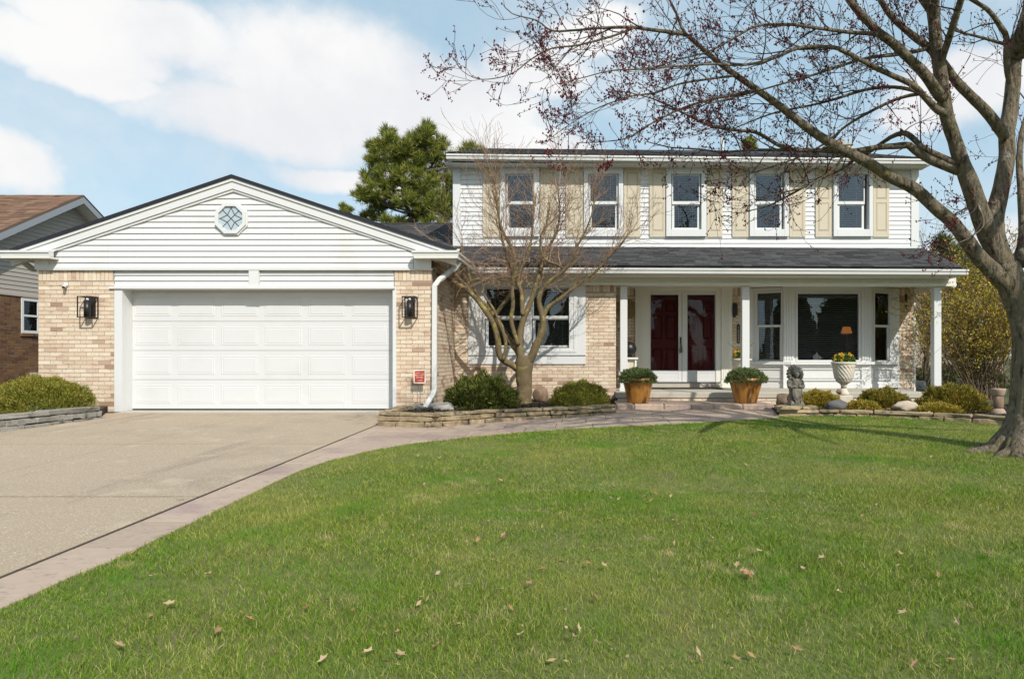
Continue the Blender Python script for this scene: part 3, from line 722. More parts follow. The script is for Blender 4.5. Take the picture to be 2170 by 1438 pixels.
# garage roof: two slopes, rake boards, cornice returns
GK = GW - 0.145; GR = GW - 0.27
pkr = Vector((X(490, GK), GK, Z(369, GK))); el = Vector((X(18, GK), GK, Z(527.5, GK))); er = Vector((X(966, GK), GK, Z(528, GK)))
def roof_slab(a, b, c, d, th, name, mat, parent=house):
    vs = [Vector(q) for q in (a, b, c, d)]; vs += [q - Vector((0, 0, th)) for q in vs]
    return MB().add(vs, [(0, 1, 2, 3), (7, 6, 5, 4), (0, 4, 5, 1), (1, 5, 6, 2), (2, 6, 7, 3), (3, 7, 4, 0)]).build(name, mat, parent)
back = Vector((0, 18.6 - GK, 0))
roof_slab(el, pkr, pkr + back, el + back, 0.06, 'garage_roof', M['drip'])
gr2 = roof_slab(pkr, er, er + back, pkr + back, 0.06, 'garage_roof', M['drip'])
for (a, b) in ((el, pkr), (pkr, er)):
    a2, b2 = Vector(a) - Vector((0, 0, 0.062)), Vector(b) - Vector((0, 0, 0.062))
    MB().extrude(a2, b2, (0, 1, 0), (0, 0, 1), [(0.02, -0.05), (0.10, -0.05), (0.10, 0), (0.02, 0)]).build('rake_moulding', M['trim'], house)
    MB().extrude(a2 - Vector((0, 0, 0.052)), b2 - Vector((0, 0, 0.052)), (0, 1, 0), (0, 0, 1), [(0.045, -0.13), (0.10, -0.13), (0.10, 0), (0.045, 0)]).build('rake_board', M['trim'], house)
    MB().extrude(a2 - Vector((0, 0, 0.02)), b2 - Vector((0, 0, 0.02)), (0, 1, 0), (0, 0, 1), [(0.101, -0.14), (0.112, -0.14), (0.112, 0), (0.101, 0)]).build('rake_soffit', M['soffit'], house)
    MB().extrude(a2 - Vector((0, 0, 0.150)), b2 - Vector((0, 0, 0.150)), (0, 1, 0), (0, 0, 1), [(0.068, -0.075), (0.125, -0.075), (0.125, 0), (0.068, 0)]).build('frieze_board', M['trim'], house)
GUT = [(0.0, 0.0), (0.0, -0.035), (0.02, -0.05), (0.03, -0.105), (0.11, -0.105), (0.11, 0.0), (0.10, 0.0), (0.10, -0.09), (0.045, -0.09), (0.035, -0.05), (0.012, -0.03), (0.012, 0.0)]
# returns at both corners, and gutters running back along the sides
for side, (xo, xi) in (('l', (X(-3, GR), X(104, GR))), ('r', (X(970, GR), X(873, GR)))):
    zt = Z(530.5, GR)
    a, b = (xo, xi) if xo < xi else (xi, xo)
    MB().extrude((a, GR - 0.02, zt), (b, GR - 0.02, zt), (0, 1, 0), (0, 0, 1), [(0.0, 0.0), (0.0, -0.035), (0.022, -0.05), (0.03, -0.105), (0.12, -0.105), (0.12, 0.004)]).build('cornice_return', M['gutter'], house)
    MB().box(a + 0.03, b, GR + 0.0, GS - 0.001, zt - 0.135, zt - 0.106).build('cornice_soffit', M['soffit'], house)
    MB().add([(a + .02, GR + 0.1, zt), (b, GR + 0.1, zt), (b, GS - .02, zt + 0.06), (a + .02, GS - .02, zt + 0.06)], [(0, 1, 2, 3)]).build('return_cap', M['trim'], house)
    sgn = -1 if side == 'l' else 1
    wx = gxl if side == 'l' else gxr
    gl = MB().extrude((xo, GR + 0.10, zt), (xo, 18.5 if side == 'l' else 13.9, zt), (-sgn, 0, 0), (0, 0, 1), GUT).build('gutter', M['gutter'], house)
    MB().box(min(xo - sgn * 0.11, wx), max(xo - sgn * 0.11, wx), GS, 18.5 if side == 'l' else PW, zt - 0.135, zt - 0.11).build('soffit', M['soffit'], house)
    MB().box(min(xo - sgn * 0.111, xo - sgn * 0.14), max(xo - sgn * 0.111, xo - sgn * 0.14), GR + 0.101, 18.5 if side == 'l' else 13.9, zt - 0.11, zt + 0.02).build('fascia', M['trim'], house)
    bx0, bx1 = (X(76, GS), X(104.5, GS)) if side == 'l' else (X(878, GS), X(914, GS))
    MB().box(bx0, bx1, GS - 0.03, GS + 0.02, Z(570.5, GS), zt - 0.136).build('corner_block', M['trim'], house)
# downspouts
ds = MB()
zt = Z(545, 12.6)
def spout(pts, w, d, name='downspout'):
    m = MB()
    for a, b in zip(pts, pts[1:]):
        a, b = Vector(a), Vector(b); t = (b - a).normalized(); s = Vector((1, 0, 0)); s = (s - t * s.dot(t)).normalized() if abs(t.x) < 0.9 else Vector((0, 1, 0)); q = t.cross(s)
        m.extrude(a - t * 0.012, b + t * 0.012, s, q, [(-w / 2, -d / 2), (w / 2, -d / 2), (w / 2, d / 2), (-w / 2, d / 2)])
    return m.build(name, M['gutter'], house, bevel=0.008)
spout([P(972, 556, 12.15), P(966, 566, 12.1), P(932, 592, 11.86), P(921, 606, 11.83), P(920.5, 826, 11.81), P(917, 838, 11.78), P(899, 866, 11.62)], 0.088, 0.066)
spout([P(42, 545, 12.1), P(45, 552, 12.0), P(72, 572, 12.4)], 0.09, 0.07)

# ---------------- left rear roof (between garage ridge and house), porch roof, shingles
shing_me = MB().add([(-.5, 0, 0), (.5, 0, 0), (.5, 1, 0), (-.5, 1, 0), (-.5, 0, 1), (.5, 0, 1), (.5, 1, .25), (-.5, 1, .25)],
                    [(3, 2, 1, 0), (4, 5, 6, 7), (0, 1, 5, 4), (1, 2, 6, 5), (2, 3, 7, 6), (3, 0, 4, 7)]).mesh('shingle', M['shingle'])
def shingles(parent, p0, p1, up, run, lclip, single, seed, mat, me, tab=0.30, expo=0.14):
    """courses from the eave p0-p1 up the slope; lclip(v)-> (u0,u1) limits along the eave at height v on the slope"""
    rr = random.Random(seed); e = (p1 - p0); L_ = e.length; e.normalize(); up = up.normalized(); n = e.cross(up).normalized()
    if n.z < 0: n = -n
    rotm = Matrix((e, up, n)).transposed().to_euler(); m = MB(); cnt = 0; v = 0.0; r_ = 0
    while v < run - 0.03:
        u0, u1 = lclip(v); h = min(expo + 0.03, run - v); u = u0 - rr.uniform(0, tab)
        while u < u1:
            w = tab * rr.uniform(0.55, 1.15); a, b = max(u, u0), min(u + w, u1)
            if b - a > 0.03:
                th = rr.uniform(0.008, 0.016); c = p0 + e * ((a + b) / 2) + up * (v + rr.uniform(-0.008, 0.004)) + n * 0.002; s = (b - a - 0.006, h, th)
                if cnt < single: inst(me, 'shingle', parent, c, rotm, s); cnt += 1
                else:
                    q = [c + e * (x * s[0]) + up * (y * s[1]) + n * (zz * s[2]) for x, y, zz in ((-.5, 0, 0), (.5, 0, 0), (.5, 1, 0), (-.5, 1, 0), (-.5, 0, 1), (.5, 0, 1), (.5, 1, .25), (-.5, 1, .25))]
                    m.add(q, [(3, 2, 1, 0), (4, 5, 6, 7), (0, 1, 5, 4), (1, 2, 6, 5), (2, 3, 7, 6), (3, 0, 4, 7)])
            u += w
        v += expo; r_ += 1
    if m.v: m.build('roof_shingles', mat, parent, kind='stuff')
EY = 13.5; uxl_ = X(960.5, UW)
pe0 = Vector((uxl_ + .004, EY, Z(561.5, EY))); pe1 = Vector((X(2040, EY), EY, Z(567, EY)))
pw0 = Vector((uxl_ + .004, UW, Z(523, UW))); pw1 = Vector((X(1953, UW), UW, Z(526, UW)))
up_p = (Vector((0, UW - EY, (pw0.z + pw1.z) / 2 - (pe0.z + pe1.z) / 2)))
pr = roof_slab(pe0, pe1, pw1, pw0, 0.05, 'porch_roof', M['drip'])
run_p = up_p.length
hipdx = pe1.x - pw1.x
shingles(pr, pe0 + Vector((0, -0.02, 0.004)), pe1 + Vector((0, -0.02, 0.004)), up_p, run_p, lambda v: (0.0, (pe1 - pe0).length - hipdx * v / run_p), 300, 21, M['shingle'], shing_me)
# hip end of the porch roof
MB().add([pe1, (pe1.x, UW + 0.6, pe1.z), (pw1.x, UW + 0.6, pw1.z), pw1], [(0, 1, 2, 3)]).build('porch_roof_hip', M['shingle'], house)
# rear roof of the garage wing, same slope carried up to its ridge
rb0 = Vector((X(960, EY), EY, pe0.z)) ; upn = up_p.normalized()
sl_p = (pw0.z - pe0.z) / (UW - EY); RY = (pe0.z - sl_p * EY - CH) / ((CY - 475) / F - sl_p)
r0 = Vector((-6.3, EY, pe0.z)); r1 = Vector((uxl_, EY, pe0.z))
rr_ = roof_slab(r0, r1, Vector((r1.x, RY, Z(475, RY))), Vector((r0.x, RY, Z(475, RY))), 0.05, 'rear_garage_roof', M['drip'])
upr = Vector((0, RY - EY, Z(475, RY) - r0.z))
shingles(rr_, r0 + Vector((0, 0, 0.004)), r1 + Vector((0, 0, 0.004)), upr, upr.length, lambda v: (0, (r1 - r0).length), 0, 22, M['shingle'], shing_me)
MB().box(r0.x, r1.x, RY - 0.06, RY + 0.06, Z(475, RY) + 0.0, Z(475, RY) + 0.03).build('ridge_cap', M['shingle'], house)
# right slope of the garage roof seen past the rake: shingles along the edge
eR = er; upR = Vector((pkr.x - er.x, 0, pkr.z - er.z))
shingles(gr2, Vector((er.x, GK, er.z + 0.004)), Vector((er.x, GK + 3.4, er.z + 0.004)), upR, upR.length * 0.5, lambda v: (0.03, 3.4), 0, 23, M['shingle'], shing_me)

# porch eave: gutter, fascia, soffit, beam with dentils, posts
def ln(p, q, dy=0, dz=0): return Vector(p) + Vector((0, dy, dz)), Vector(q) + Vector((0, dy, dz))
ga, gb = Vector((X(968, EY), EY - 0.1, Z(566, EY - 0.1))), Vector((X(2054, EY - 0.1), EY - 0.1, Z(570.5, EY - 0.1)))
MB().extrude(ga, gb, (0, 1, 0), (0, 0, 1), GUT).build('gutter', M['gutter'], house)
fa, fb = Vector((ga.x, EY + 0.012, ga.z - 0.01)), Vector((X(2034, EY), EY + 0.012, gb.z - 0.01))
MB().extrude(fa, fb, (0, 1, 0), (0, 0, 1), [(0, -0.125), (0.025, -0.125), (0.025, 0.02), (0, 0.02)]).build('fascia', M['trim'], house)
BY = PW - 0.05                                                     # front of the beam
def soffit_strips(a, b, y0, y1, z, pitch, name='soffit'):
    m = MB(); x = a.x; t = (b.z - a.z) / (b.x - a.x)
    while x < b.x - 0.01:
        xe = min(x + pitch - 0.006, b.x); zz = z + t * ((x + xe) / 2 - a.x); m.box(x, xe, y0, y1, zz, zz + 0.012); x += pitch
    m.box(a.x, b.x, y0, y1, min(z, z + b.z - a.z) + 0.03, min(z, z + b.z - a.z) + 0.05)
    return m.build(name, M['soffit'], house)
soffit_strips(fa, fb, EY + 0.038, BY - 0.002, fa.z - 0.13, 0.1)
ba = Vector((X(963, BY), BY, Z(583.5, BY))); bb = Vector((X(2026, BY), BY, Z(586.5, BY)))
bm_h = Z(585, BY) - Z(604.5, BY)
beam = MB().extrude(ba, bb, (0, 1, 0), (0, 0, 1), [(0, -bm_h), (0.19, -bm_h), (0.19, 0.05), (0, 0.05)]).build('porch_beam', M['cream'], house)
MB().extrude(ba, bb, (0, 1, 0), (0, 0, 1), [(-0.022, -bm_h - 0.002), (-0.002, -bm_h - 0.002), (-0.002, -bm_h + 0.055), (-0.022, -bm_h + 0.055)]).build('beam_trim', M['cream'], beam)
den = MB(); x = X(1245, BY)
while x < bb.x - 0.05:
    t = (x - ba.x) / (bb.x - ba.x); zz = ba.z + (bb.z - ba.z) * t; den.box(x, x + 0.028, BY - 0.016, BY - 0.001, zz - 0.125, zz - 0.085); x += 0.056
den.build('dentil_moulding', M['cream'], beam)
MB().box(bb.x - 0.12, bb.x + 0.10, BY + 0.191, DW + 0.2, bb.z - bm_h, bb.z).build('side_beam', M['cream'], house)
# porch ceiling
ca = Vector((X(1290, BY + .2), 0, Z(607, DW) + 0.03)); cb = Vector((bb.x + 0.05, 0, Z(607, DW) + 0.03))
soffit_strips(ca, cb, BY + 0.192, DW + 0.02, Z(609.5, DW), 0.11, 'porch_ceiling')
slab_top = CH - 0.70
for (xa, xb) in ((1314.3, 1329.5), (1572.8, 1588.5), (1979.7, 1995.2)):
    bev = ba.z + (bb.z - ba.z) * ((X(xa, PF) - ba.x) / (bb.x - ba.x)) - bm_h
    w = X(xb, PF) - X(xa, PF)
    po = MB().box(X(xa, PF), X(xb, PF), PF, PF + w, slab_top, bev - 0.001).build('porch_post', M['trim'], house, bevel=0.006)
    MB().frame(X(xa, PF) - 0.012, X(xb, PF) + 0.012, slab_top + 0.001, slab_top + 0.075, 0.03, PF - 0.012, PF - 0.0005, 0.03, 0.03).box(X(xa, PF) + .019, X(xb, PF) - .019, PF - 0.012, PF - .0005, slab_top + .0315, slab_top + .0445).build('post_base', M['trim'], po)

# porch floor and steps
psx0, psx1 = X(1306, SF), X(1968, SF)
pf_ = MB().box(psx0, psx1, SF, DW + 0.1, Z(843.5, SF), slab_top).build('porch_floor', M['concrete'], house, bevel=0.012)
pb = MB().box(psx0 + 0.03, psx1 - 0.03, SF + 0.03, SF + 0.2, -0.1, Z(843.5, SF) - 0.001).build('porch_foundation', M['mortar'], house)
bricks(pb, psx0 + 0.03, psx1 - 0.03, -0.06, Z(844.5, SF), SF + 0.03, seed=41)
land_z = CH - 0.865
ld = MB().box(X(1304, STEP_Y), X(1644, STEP_Y), STEP_Y + 0.03, SF + 0.028, -0.1, land_z - 0.03).build('landing', M['concrete'], house)
xx = X(1306, STEP_Y); rr = random.Random(4); edges = [1306, 1344, 1407, 1465, 1513, 1574, 1640]
for a, b in zip(edges, edges[1:]):
    m = MB().box(X(a, STEP_Y) + 0.004, X(b, STEP_Y) - 0.004, STEP_Y - rr.uniform(0, .012), STEP_Y + 0.30, gz(0, STEP_Y) - 0.04, land_z - rr.uniform(0, .008)); m.build('step_stone', M['paver'], ld, bevel=0.02)
x = X(1306, STEP_Y)
while x < X(1640, STEP_Y):
    w = rr.uniform(0.45, 0.75); w = min(w, X(1640, STEP_Y) - x)
    if w > 0.05: MB().box(x + .004, x + w - .004, STEP_Y + 0.305, SF + 0.025, land_z - 0.04, land_z - 0.004 - rr.uniform(0, .004)).build('step_stone', M['paver'], ld, bevel=0.006)
    x += w

# ---------------- brick walls of the house front
ptop = Z(599, PW); psx = X(1305.2, PW)
tw = (X(992.6, PW), X(1241, PW), Z(771, PW), Z(600, PW))           # hole for the twin window
wall = solid_wall(house, 'front_wall', M['mortar'], gxr + 0.002, psx, -0.06, ptop - 0.002, PW, PW + 0.2, [(tw[0] + .02, tw[1] - .02, tw[2] + .02, tw[3] - .02)])
bricks(wall, gxr + 0.012, psx - 0.001, -0.05, ptop, PW, [(tw[0], tw[1], tw[2], 9)], seed=31, soldier=True)
MB().box(psx - 0.2, psx - .002, PW + 0.201, DW, -0.06, ptop + .3).build('front_wall_return', M['mortar'], house)
dtop = Z(609, DW)
bay_x0, bay_x1 = X(1592, DW), X(1897, DW)
dhole = (X(1366, DW), X(1529, DW), Z(819, DW), Z(616, DW))
hx_r = X(1937, DW)
wall2 = solid_wall(house, 'porch_wall', M['mortar'], X(1290, DW), hx_r, Z(845, DW), dtop + 0.1, DW, DW + 0.2, [dhole, (bay_x0 + .05, bay_x1 - .05, Z(775, DW), dtop - 0.05)])
bricks(wall2, X(1290, DW), hx_r - 0.003, slab_top + 0.002, dtop, DW, [(X(1346, DW), X(1550, DW), -1, 9), (bay_x0, bay_x1, -1, 9)], seed=32, soldier=True, joint=0.011)
MB().box(hx_r - 0.2, hx_r - 0.001, DW + 0.201, 24, -0.06, dtop + 0.3).build('side_wall', M['mortar'], house)
MB().box(hx_r - 0.012, hx_r + 0.035, DW - 0.012, DW + 0.06, -0.05, Z(612, DW)).build('corner_trim', M['trim'], house)

# ---------------- windows
def blinds(parent, x0, x1, z0, z1, y, pitch=0.042, tilt=0.25):
    m = MB(); z = z0 + 0.015
    while z < z1:
        m.extrude((x0, y, z), (x1, y, z), (0, 1, 0), (0, 0, 1), [(0, 0), (0.045, 0.045 * tilt), (0.045, 0.045 * tilt + 0.003), (0, 0.003)]); z += pitch
    for t in (0.22, 0.78):
        x = x0 + (x1 - x0) * t; m.box(x - 0.003, x + 0.003, y + 0.018, y + 0.024, z0, z1)
    return m.build('blind', M['blind'], parent)
def sash_window(parent, gx0, gx1, gz0, gz1, zr, rail, y, fw=0.03, blind=True, name=None):
    """double hung: fixed upper pane, lower sash set in, screen track; sub-parts of parent"""
    up = MB().frame(gx0 - fw, gx1 + fw, zr, gz1 + fw, fw, y, y + 0.03, rail, fw).build('sash', M['trim'], parent)
    MB().box(gx0, gx1, y + 0.016, y + 0.02, zr + rail, gz1).build('pane', M['glass'], parent)
    lo = MB().frame(gx0 - fw + .004, gx1 + fw - .004, gz0 - 0.02, zr - .001, fw + 0.028, y + 0.032, y + 0.06, 0.035, 0.025).build('sash', M['trim'], parent)
    MB().box(gx0 + 0.03, gx1 - 0.03, y + 0.045, y + 0.049, gz0 + 0.015, zr - 0.026).build('pane', M['glass'], parent)
    if blind: blinds(parent, gx0 + 0.01, gx1 - 0.01, gz0, gz1, y + 0.075)
# twin window in the brick bay
yo = PW - 0.03
cas = MB().frame(tw[0], tw[1], Z(752.5, PW), tw[3] + 0.02, X(1027.7, PW) - tw[0], yo, yo + 0.045, 0.155, 0.12)
cas.box(X(1109.6, PW), X(1127.4, PW), yo, yo + 0.045, Z(737, PW) + .0, Z(612, PW))
tww = cas.build('twin_window', M['trim'], house, bevel=0.004)
MB().box(tw[0], tw[1], yo - 0.004, yo + 0.045, tw[2], Z(755, PW)).build('apron_board', M['trim'], tww)
MB().frame(X(1020, PW), X(1221, PW), Z(746, PW), Z(606, PW), 0.05, yo - 0.012, yo - 0.0005, 0.05, 0.03).build('casing', M['trim'], tww)
MB().box(tw[0] + .02, tw[1] - .02, yo + 0.046, yo + 0.3, tw[2] - 0.0, Z(738.5, PW)).box(X(1115, PW), X(1122, PW), yo + .046, yo + .12, Z(738, PW), Z(606, PW)).box(tw[0] + .02, X(1026, PW), yo + .046, yo + .12, Z(738, PW), Z(606, PW)).box(X(1215, PW), tw[1] - .02, yo + .046, yo + .12, Z(738, PW), Z(606, PW)).build('jamb', M['trim'], tww)
for a, b in ((1031, 1107), (1131, 1210)):
    sash_window(tww, X(a, PW), X(b, PW), Z(733, PW), Z(612, PW), Z(675, PW), 0.062, yo + 0.055)

# upper storey wall
uxl, uxr = X(960.5, UW), X(1945.5, UW); uz0, uz1 = Z(530, UW), Z(352, UW)
wins = [(1059.8, 1075, 1132, 1143.5), (1237, 1250, 1307.5, 1320.5), (1411, 1425, 1481.7, 1496), (1587, 1600, 1656, 1670), (1764, 1775, 1830, 1847)]
holes = [(X(a + 6, UW), X(d - 6, UW), Z(496, UW), Z(361, UW)) for a, b, c_, d in wins]
uwall = solid_wall(house, 'upper_wall', M['siding'], uxl, uxr, uz0 - 0.3, uz1 + 0.05, UW + 0.001, UW + 0.18, holes)
EX2 = 9.62 * UW / F; z = Z(525, UW)
while z < uz1:
    zt = min(z + EX2, uz1 + 0.01); x0 = X(976, UW); segs = []
    for h in holes:
        if h[2] < (z + zt) / 2 < h[3]: segs.append((x0, h[0])); x0 = h[1]
    segs.append((x0, X(1930, UW)))
    for a, b in segs:
        MB().extrude((a, UW, 0), (b, UW, 0), (0, 1, 0), (0, 0, 1), [(-0.021, z), (0.0, z), (0.0, zt), (-0.0015, zt), (-0.018, z + 0.013)]).build('siding_board', M['siding'], uwall)
    z += EX2
MB().box(uxl, X(976.3, UW), UW - 0.036, UW, uz0, uz1).build('corner_board', M['trim'], house)
MB().box(X(1929.7, UW), uxr, UW - 0.036, UW + 0.0, uz0, uz1).build('corner_board', M['trim'], house)
MB().box(uxr - 0.02, uxr + 0.006, UW - 0.028, UW + 0.12, uz0, uz1).build('corner_board', M['trim'], house)
MB().box(uxl - 0.006, uxl, UW - 0.028, UW + 0.12, uz0, uz1).build('corner_board', M['trim'], house)
MB().box(uxl + .001, uxl + 0.18, UW + 0.181, 24, -0.05, uz1).build('side_wall', M['siding'], house)
MB().box(uxr - 0.18, uxr - .001, UW + 0.181, 24, dtop + 0.3, uz1).build('side_wall', M['siding'], house)
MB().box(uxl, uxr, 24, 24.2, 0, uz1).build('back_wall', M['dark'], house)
MB().box(X(990, UW), X(1930, UW), UW - 0.04, UW - 0.0285, Z(526.5, UW), Z(523, UW)).build('flashing', M['trim'], house)
for i, (a, b, c_, d) in enumerate(wins):
    y0 = UW - 0.085
    w = MB().frame(X(a, UW), X(d, UW), Z(502, UW), Z(357, UW), X(b, UW) - X(a, UW) - 0.035, y0, UW - 0.001, 0.165, 0.145).build('window', M['trim'], house, bevel=0.004)
    MB().frame(X(a + 6, UW), X(d - 6, UW), Z(496, UW) - 0.0, Z(361, UW), X(b, UW) - X(a, UW) - 0.09, UW - 0.0, UW + 0.14, 0.11, 0.10).build('jamb', M['trim'], w)
    sash_window(w, X(b + 1.0, UW), X(c_ - 1.0, UW), Z(484, UW), Z(373, UW), Z(433.5, UW), 0.07, y0 + 0.052, fw=0.024)
# shutters
def shutter(a, b):
    x0, x1 = X(a, UW), X(b, UW); z0, z1 = Z(503, UW), Z(355.5, UW); y = UW - 0.045
    s = MB().box(x0, x1, y + 0.012, UW - 0.001, z0, z1).build('shutter', M['shutter'], house)
    st = 0.062; zm0, zm1 = Z(431, UW), Z(422.5, UW)
    fr = MB().box(x0, x0 + st, y, y + .0115, z0, z1).box(x1 - st, x1, y, y + .0115, z0, z1)
    for q0, q1 in ((z0, z0 + 0.14), (zm0, zm1), (z1 - 0.12, z1)): fr.box(x0 + st, x1 - st, y, y + .0115, q0, q1)
    fr.build('shutter_frame', M['shutter'], s, bevel=0.003)
    for q0, q1 in ((z0 + 0.14, zm0), (zm1, z1 - 0.12)):
        raised(x0 + st, x1 - st, q0, q1, y + 0.0115, 0.008, 0.02).build('panel', M['shutter'], s)
for a, b in ((1024, 1059), (1145, 1180), (1198.6, 1236), (1322, 1357), (1376, 1410.5), (1497.6, 1530.5), (1551, 1586), (1672, 1706), (1727, 1761), (1849, 1883)): shutter(a, b)

# upper eave and main roof
EU = UW * 0.965
ua, ub = Vector((X(945, EU), EU, Z(325.5, EU))), Vector((X(1968, EU), EU, Z(336.5, EU)))
MB().extrude(ua, ub, (0, 1, 0), (0, 0, 1), GUT).build('gutter', M['gutter'], house)
MB().extrude(ua + Vector((0.02, 0.111, 0)), ub + Vector((-0.02, 0.111, 0)), (0, 1, 0), (0, 0, 1), [(0, -0.13), (0.025, -0.13), (0.025, 0.03), (0, 0.03)]).build('fascia', M['trim'], house)
sa = Vector((uxl - 0.12, 0, Z(355.5, UW))); sb = Vector((uxr + 0.10, 0, Z(359.5, UW)))
soffit_strips(sa, sb, EU + 0.137, UW + 0.05, sa.z - 0.003, 0.1)
RYm = 19.6
ea, eb = ua + Vector((-0.02, 0.03, 0.015)), ub + Vector((0.02, 0.03, 0.015))
ra = Vector((X(1040, RYm), RYm, Z(315.5, RYm))); rb = Vector((eb.x, RYm, Z(320, RYm)))
mr_ = roof_slab(ea, eb, rb, ra, 0.03, 'main_roof', M['drip'])
um = (ra - ea); um.x = 0
shingles(mr_, ea + Vector((0, -0.02, .004)), eb + Vector((0, -0.02, .004)), um, um.length * 0.985, lambda v: ((ra.x - ea.x) * v / um.length, (eb - ea).length), 0, 24, M['shingle'], shing_me, 0.33, 0.15)
MB().add([ea, ra, Vector((ra.x, 24.4, ea.z)), Vector((ea.x, 24.4, ea.z))], [(3, 2, 1, 0)]).add([ra, rb, Vector((eb.x, 24.4, ea.z)), Vector((ra.x, 24.4, ea.z))], [(3, 2, 1, 0)]).build('main_roof_back', M['shingle'], house)
MB().box(sa.x, sa.x + 0.12, UW + .05, 24, sa.z, sa.z + 0.02).build('end_soffit', M['soffit'], house)
# chimney behind the ridge, vent pipe
cy = 20.2
ch = MB().box(X(1766, cy), X(1806, cy), cy, cy + 0.6, Z(345, cy), Z(307, cy)).build('chimney', M['mortar'], house)
bricks(ch, X(1766, cy), X(1806, cy), Z(345, cy), Z(308, cy), cy, seed=51)
MB().box(X(1763, cy), X(1809, cy), cy - 0.03, cy + 0.63, Z(307, cy) + 0.001, Z(303, cy)).build('chimney_cap', M['concrete'], ch)
MB().lathe([(0.15, 0), (0.13, 0.14), (0.15, 0.16)], (X(1787, cy), cy + 0.3, Z(303, cy)), 14).build('chimney_pot', M['terracotta'], ch)
MB().lathe([(0.05, 0), (0.05, 0.45)], (X(1530, 18.5), 18.5, Z(322, 18.5)), 12).build('vent_pipe', M['trim'], house)

# ---------------- entrance
fy = DW - 0.04
ent = MB().box(X(1346, DW), X(1366.5, DW), fy - .03, DW + 0.06, slab_top + .002, Z(612, DW)).box(X(1527.8, DW), X(1550.5, DW), fy - .03, DW + 0.06, slab_top + .002, Z(612, DW)).box(X(1343, DW), X(1553, DW), fy - .04, DW + .06, Z(612, DW) + .001, Z(609.7, DW)).build('door_surround', M['cream'], house)
for a, b in ((1344.5, 1368), (1526.5, 1552)):
    MB().box(X(a, DW), X(b, DW), fy - 0.045, fy - 0.0305, slab_top + .003, slab_top + 0.16).build('plinth', M['cream'], ent)
for a, b in ((1350, 1363), (1532, 1546.5)):
    n = 4
    for i in range(n):
        xa = X(a + (b - a) * i / n, DW); MB().box(xa, xa + 0.018, fy - 0.036, fy - .0305, slab_top + 0.17, Z(618, DW)).build('flute', M['cream'], ent)
MB().box(X(1366.7, DW), X(1377, DW), fy + .0, DW + .1, Z(809, DW), Z(617.5, DW)).box(X(1516.8, DW), X(1527.6, DW), fy, DW + .1, Z(809, DW), Z(617.5, DW)).box(X(1366.7, DW), X(1527.6, DW), fy, DW + .1, Z(617.4, DW), Z(612, DW)).build('door_frame', M['cream'], house)
# threshold of bricks on edge
th_ = MB().box(X(1366, DW), X(1529, DW), DW - 0.10, DW + 0.1, slab_top + .001, Z(811, DW)).build('threshold', M['concrete'], house, bevel=0.006)
MB().box(X(1377, DW), X(1517, DW), DW - 0.115, DW + 0.09, Z(811, DW) + .001, Z(809, DW)).build('sill_plate', M['steel'], th_)
for k, (g0, g1, e0, e1) in enumerate(((1378.7, 1437.4, 1377.3, 1444.6), (1456.5, 1514.8, 1445.3, 1516.6))):
    ys = DW - 0.02
    sd = MB().box(X(e0, DW), X(g0, DW) + .0, ys, ys + .035, Z(809, DW) + .003, Z(617.6, DW)).box(X(g1, DW), X(e1, DW), ys, ys + .035, Z(809, DW) + .003, Z(617.6, DW)).box(X(g0, DW), X(g1, DW), ys, ys + .035, Z(624.5, DW), Z(617.6, DW)).box(X(g0, DW), X(g1, DW), ys, ys + .035, Z(809, DW) + .003, Z(784.5, DW)).build('storm_door', M['trim'], house, bevel=0.004)
    MB().frame(X(g0, DW) - .012, X(g1, DW) + .012, Z(808, DW) + .02, Z(788, DW), 0.012, ys - .006, ys - .0005).build('kick_panel', M['trim'], sd)
    MB().box(X(g0, DW), X(g1, DW), ys + 0.016, ys + .02, Z(784.5, DW), Z(624.5, DW)).build('pane', M['storm'], sd)
    yd = DW + 0.085
    fd = MB().box(X(e0 - .5, DW), X(e1 + .5, DW), yd, yd + .045, Z(809, DW) + .004, Z(612, DW)).build('front_door', M['red'], house)
    xc0, xc1 = X(g0 + 2, DW), X(g1 - 2, DW); mid = (xc0 + xc1) / 2
    for (pa, pb_) in ((xc0 + .03, mid - .035), (mid + .035, xc1 - .03)):
        for (za, zb_) in ((797, 737), (719, 668), (660, 640)): raised(pa, pb_, Z(za, DW), Z(zb_, DW), yd - .0005, 0.014, 0.03).build('panel', M['red'], fd)
    if k == 0:
        hd_ = MB().tube([Vector((X(1442, DW), ys - 0.04, Z(716.5, DW))), Vector((X(1442, DW), ys - 0.045, Z(729, DW)))], 0.012, 6).box(X(1440.6, DW), X(1443.4, DW), ys - .012, ys - .0005, Z(733, DW), Z(714, DW))
        hd_.build('door_handle', M['black'], sd)
        tas = MB()
        for j in range(14):
            a = R.uniform(-1, 1); tas.tube([Vector((X(1442, DW), ys - .05, Z(727, DW))), Vector((X(1442 + a * 2.5, DW), ys - .06 - R.random() * .03, Z(736, DW))), Vector((X(1442 + a * 4.4, DW), ys - .045 - R.random() * .04, Z(744 + R.random() * 6, DW)))], 0.007, 4)
        tas.build('door_tassel', M['statue'], sd)
MB().box(X(1368, 15), X(1528, 15), 14.75, 15.38, slab_top + 0.001, slab_top + 0.018).build('door_mat', M['mat']); o = bpy.data.objects['door_mat']; tag(o, 'dark door mat lying on the porch before the red double doors', 'door mat')

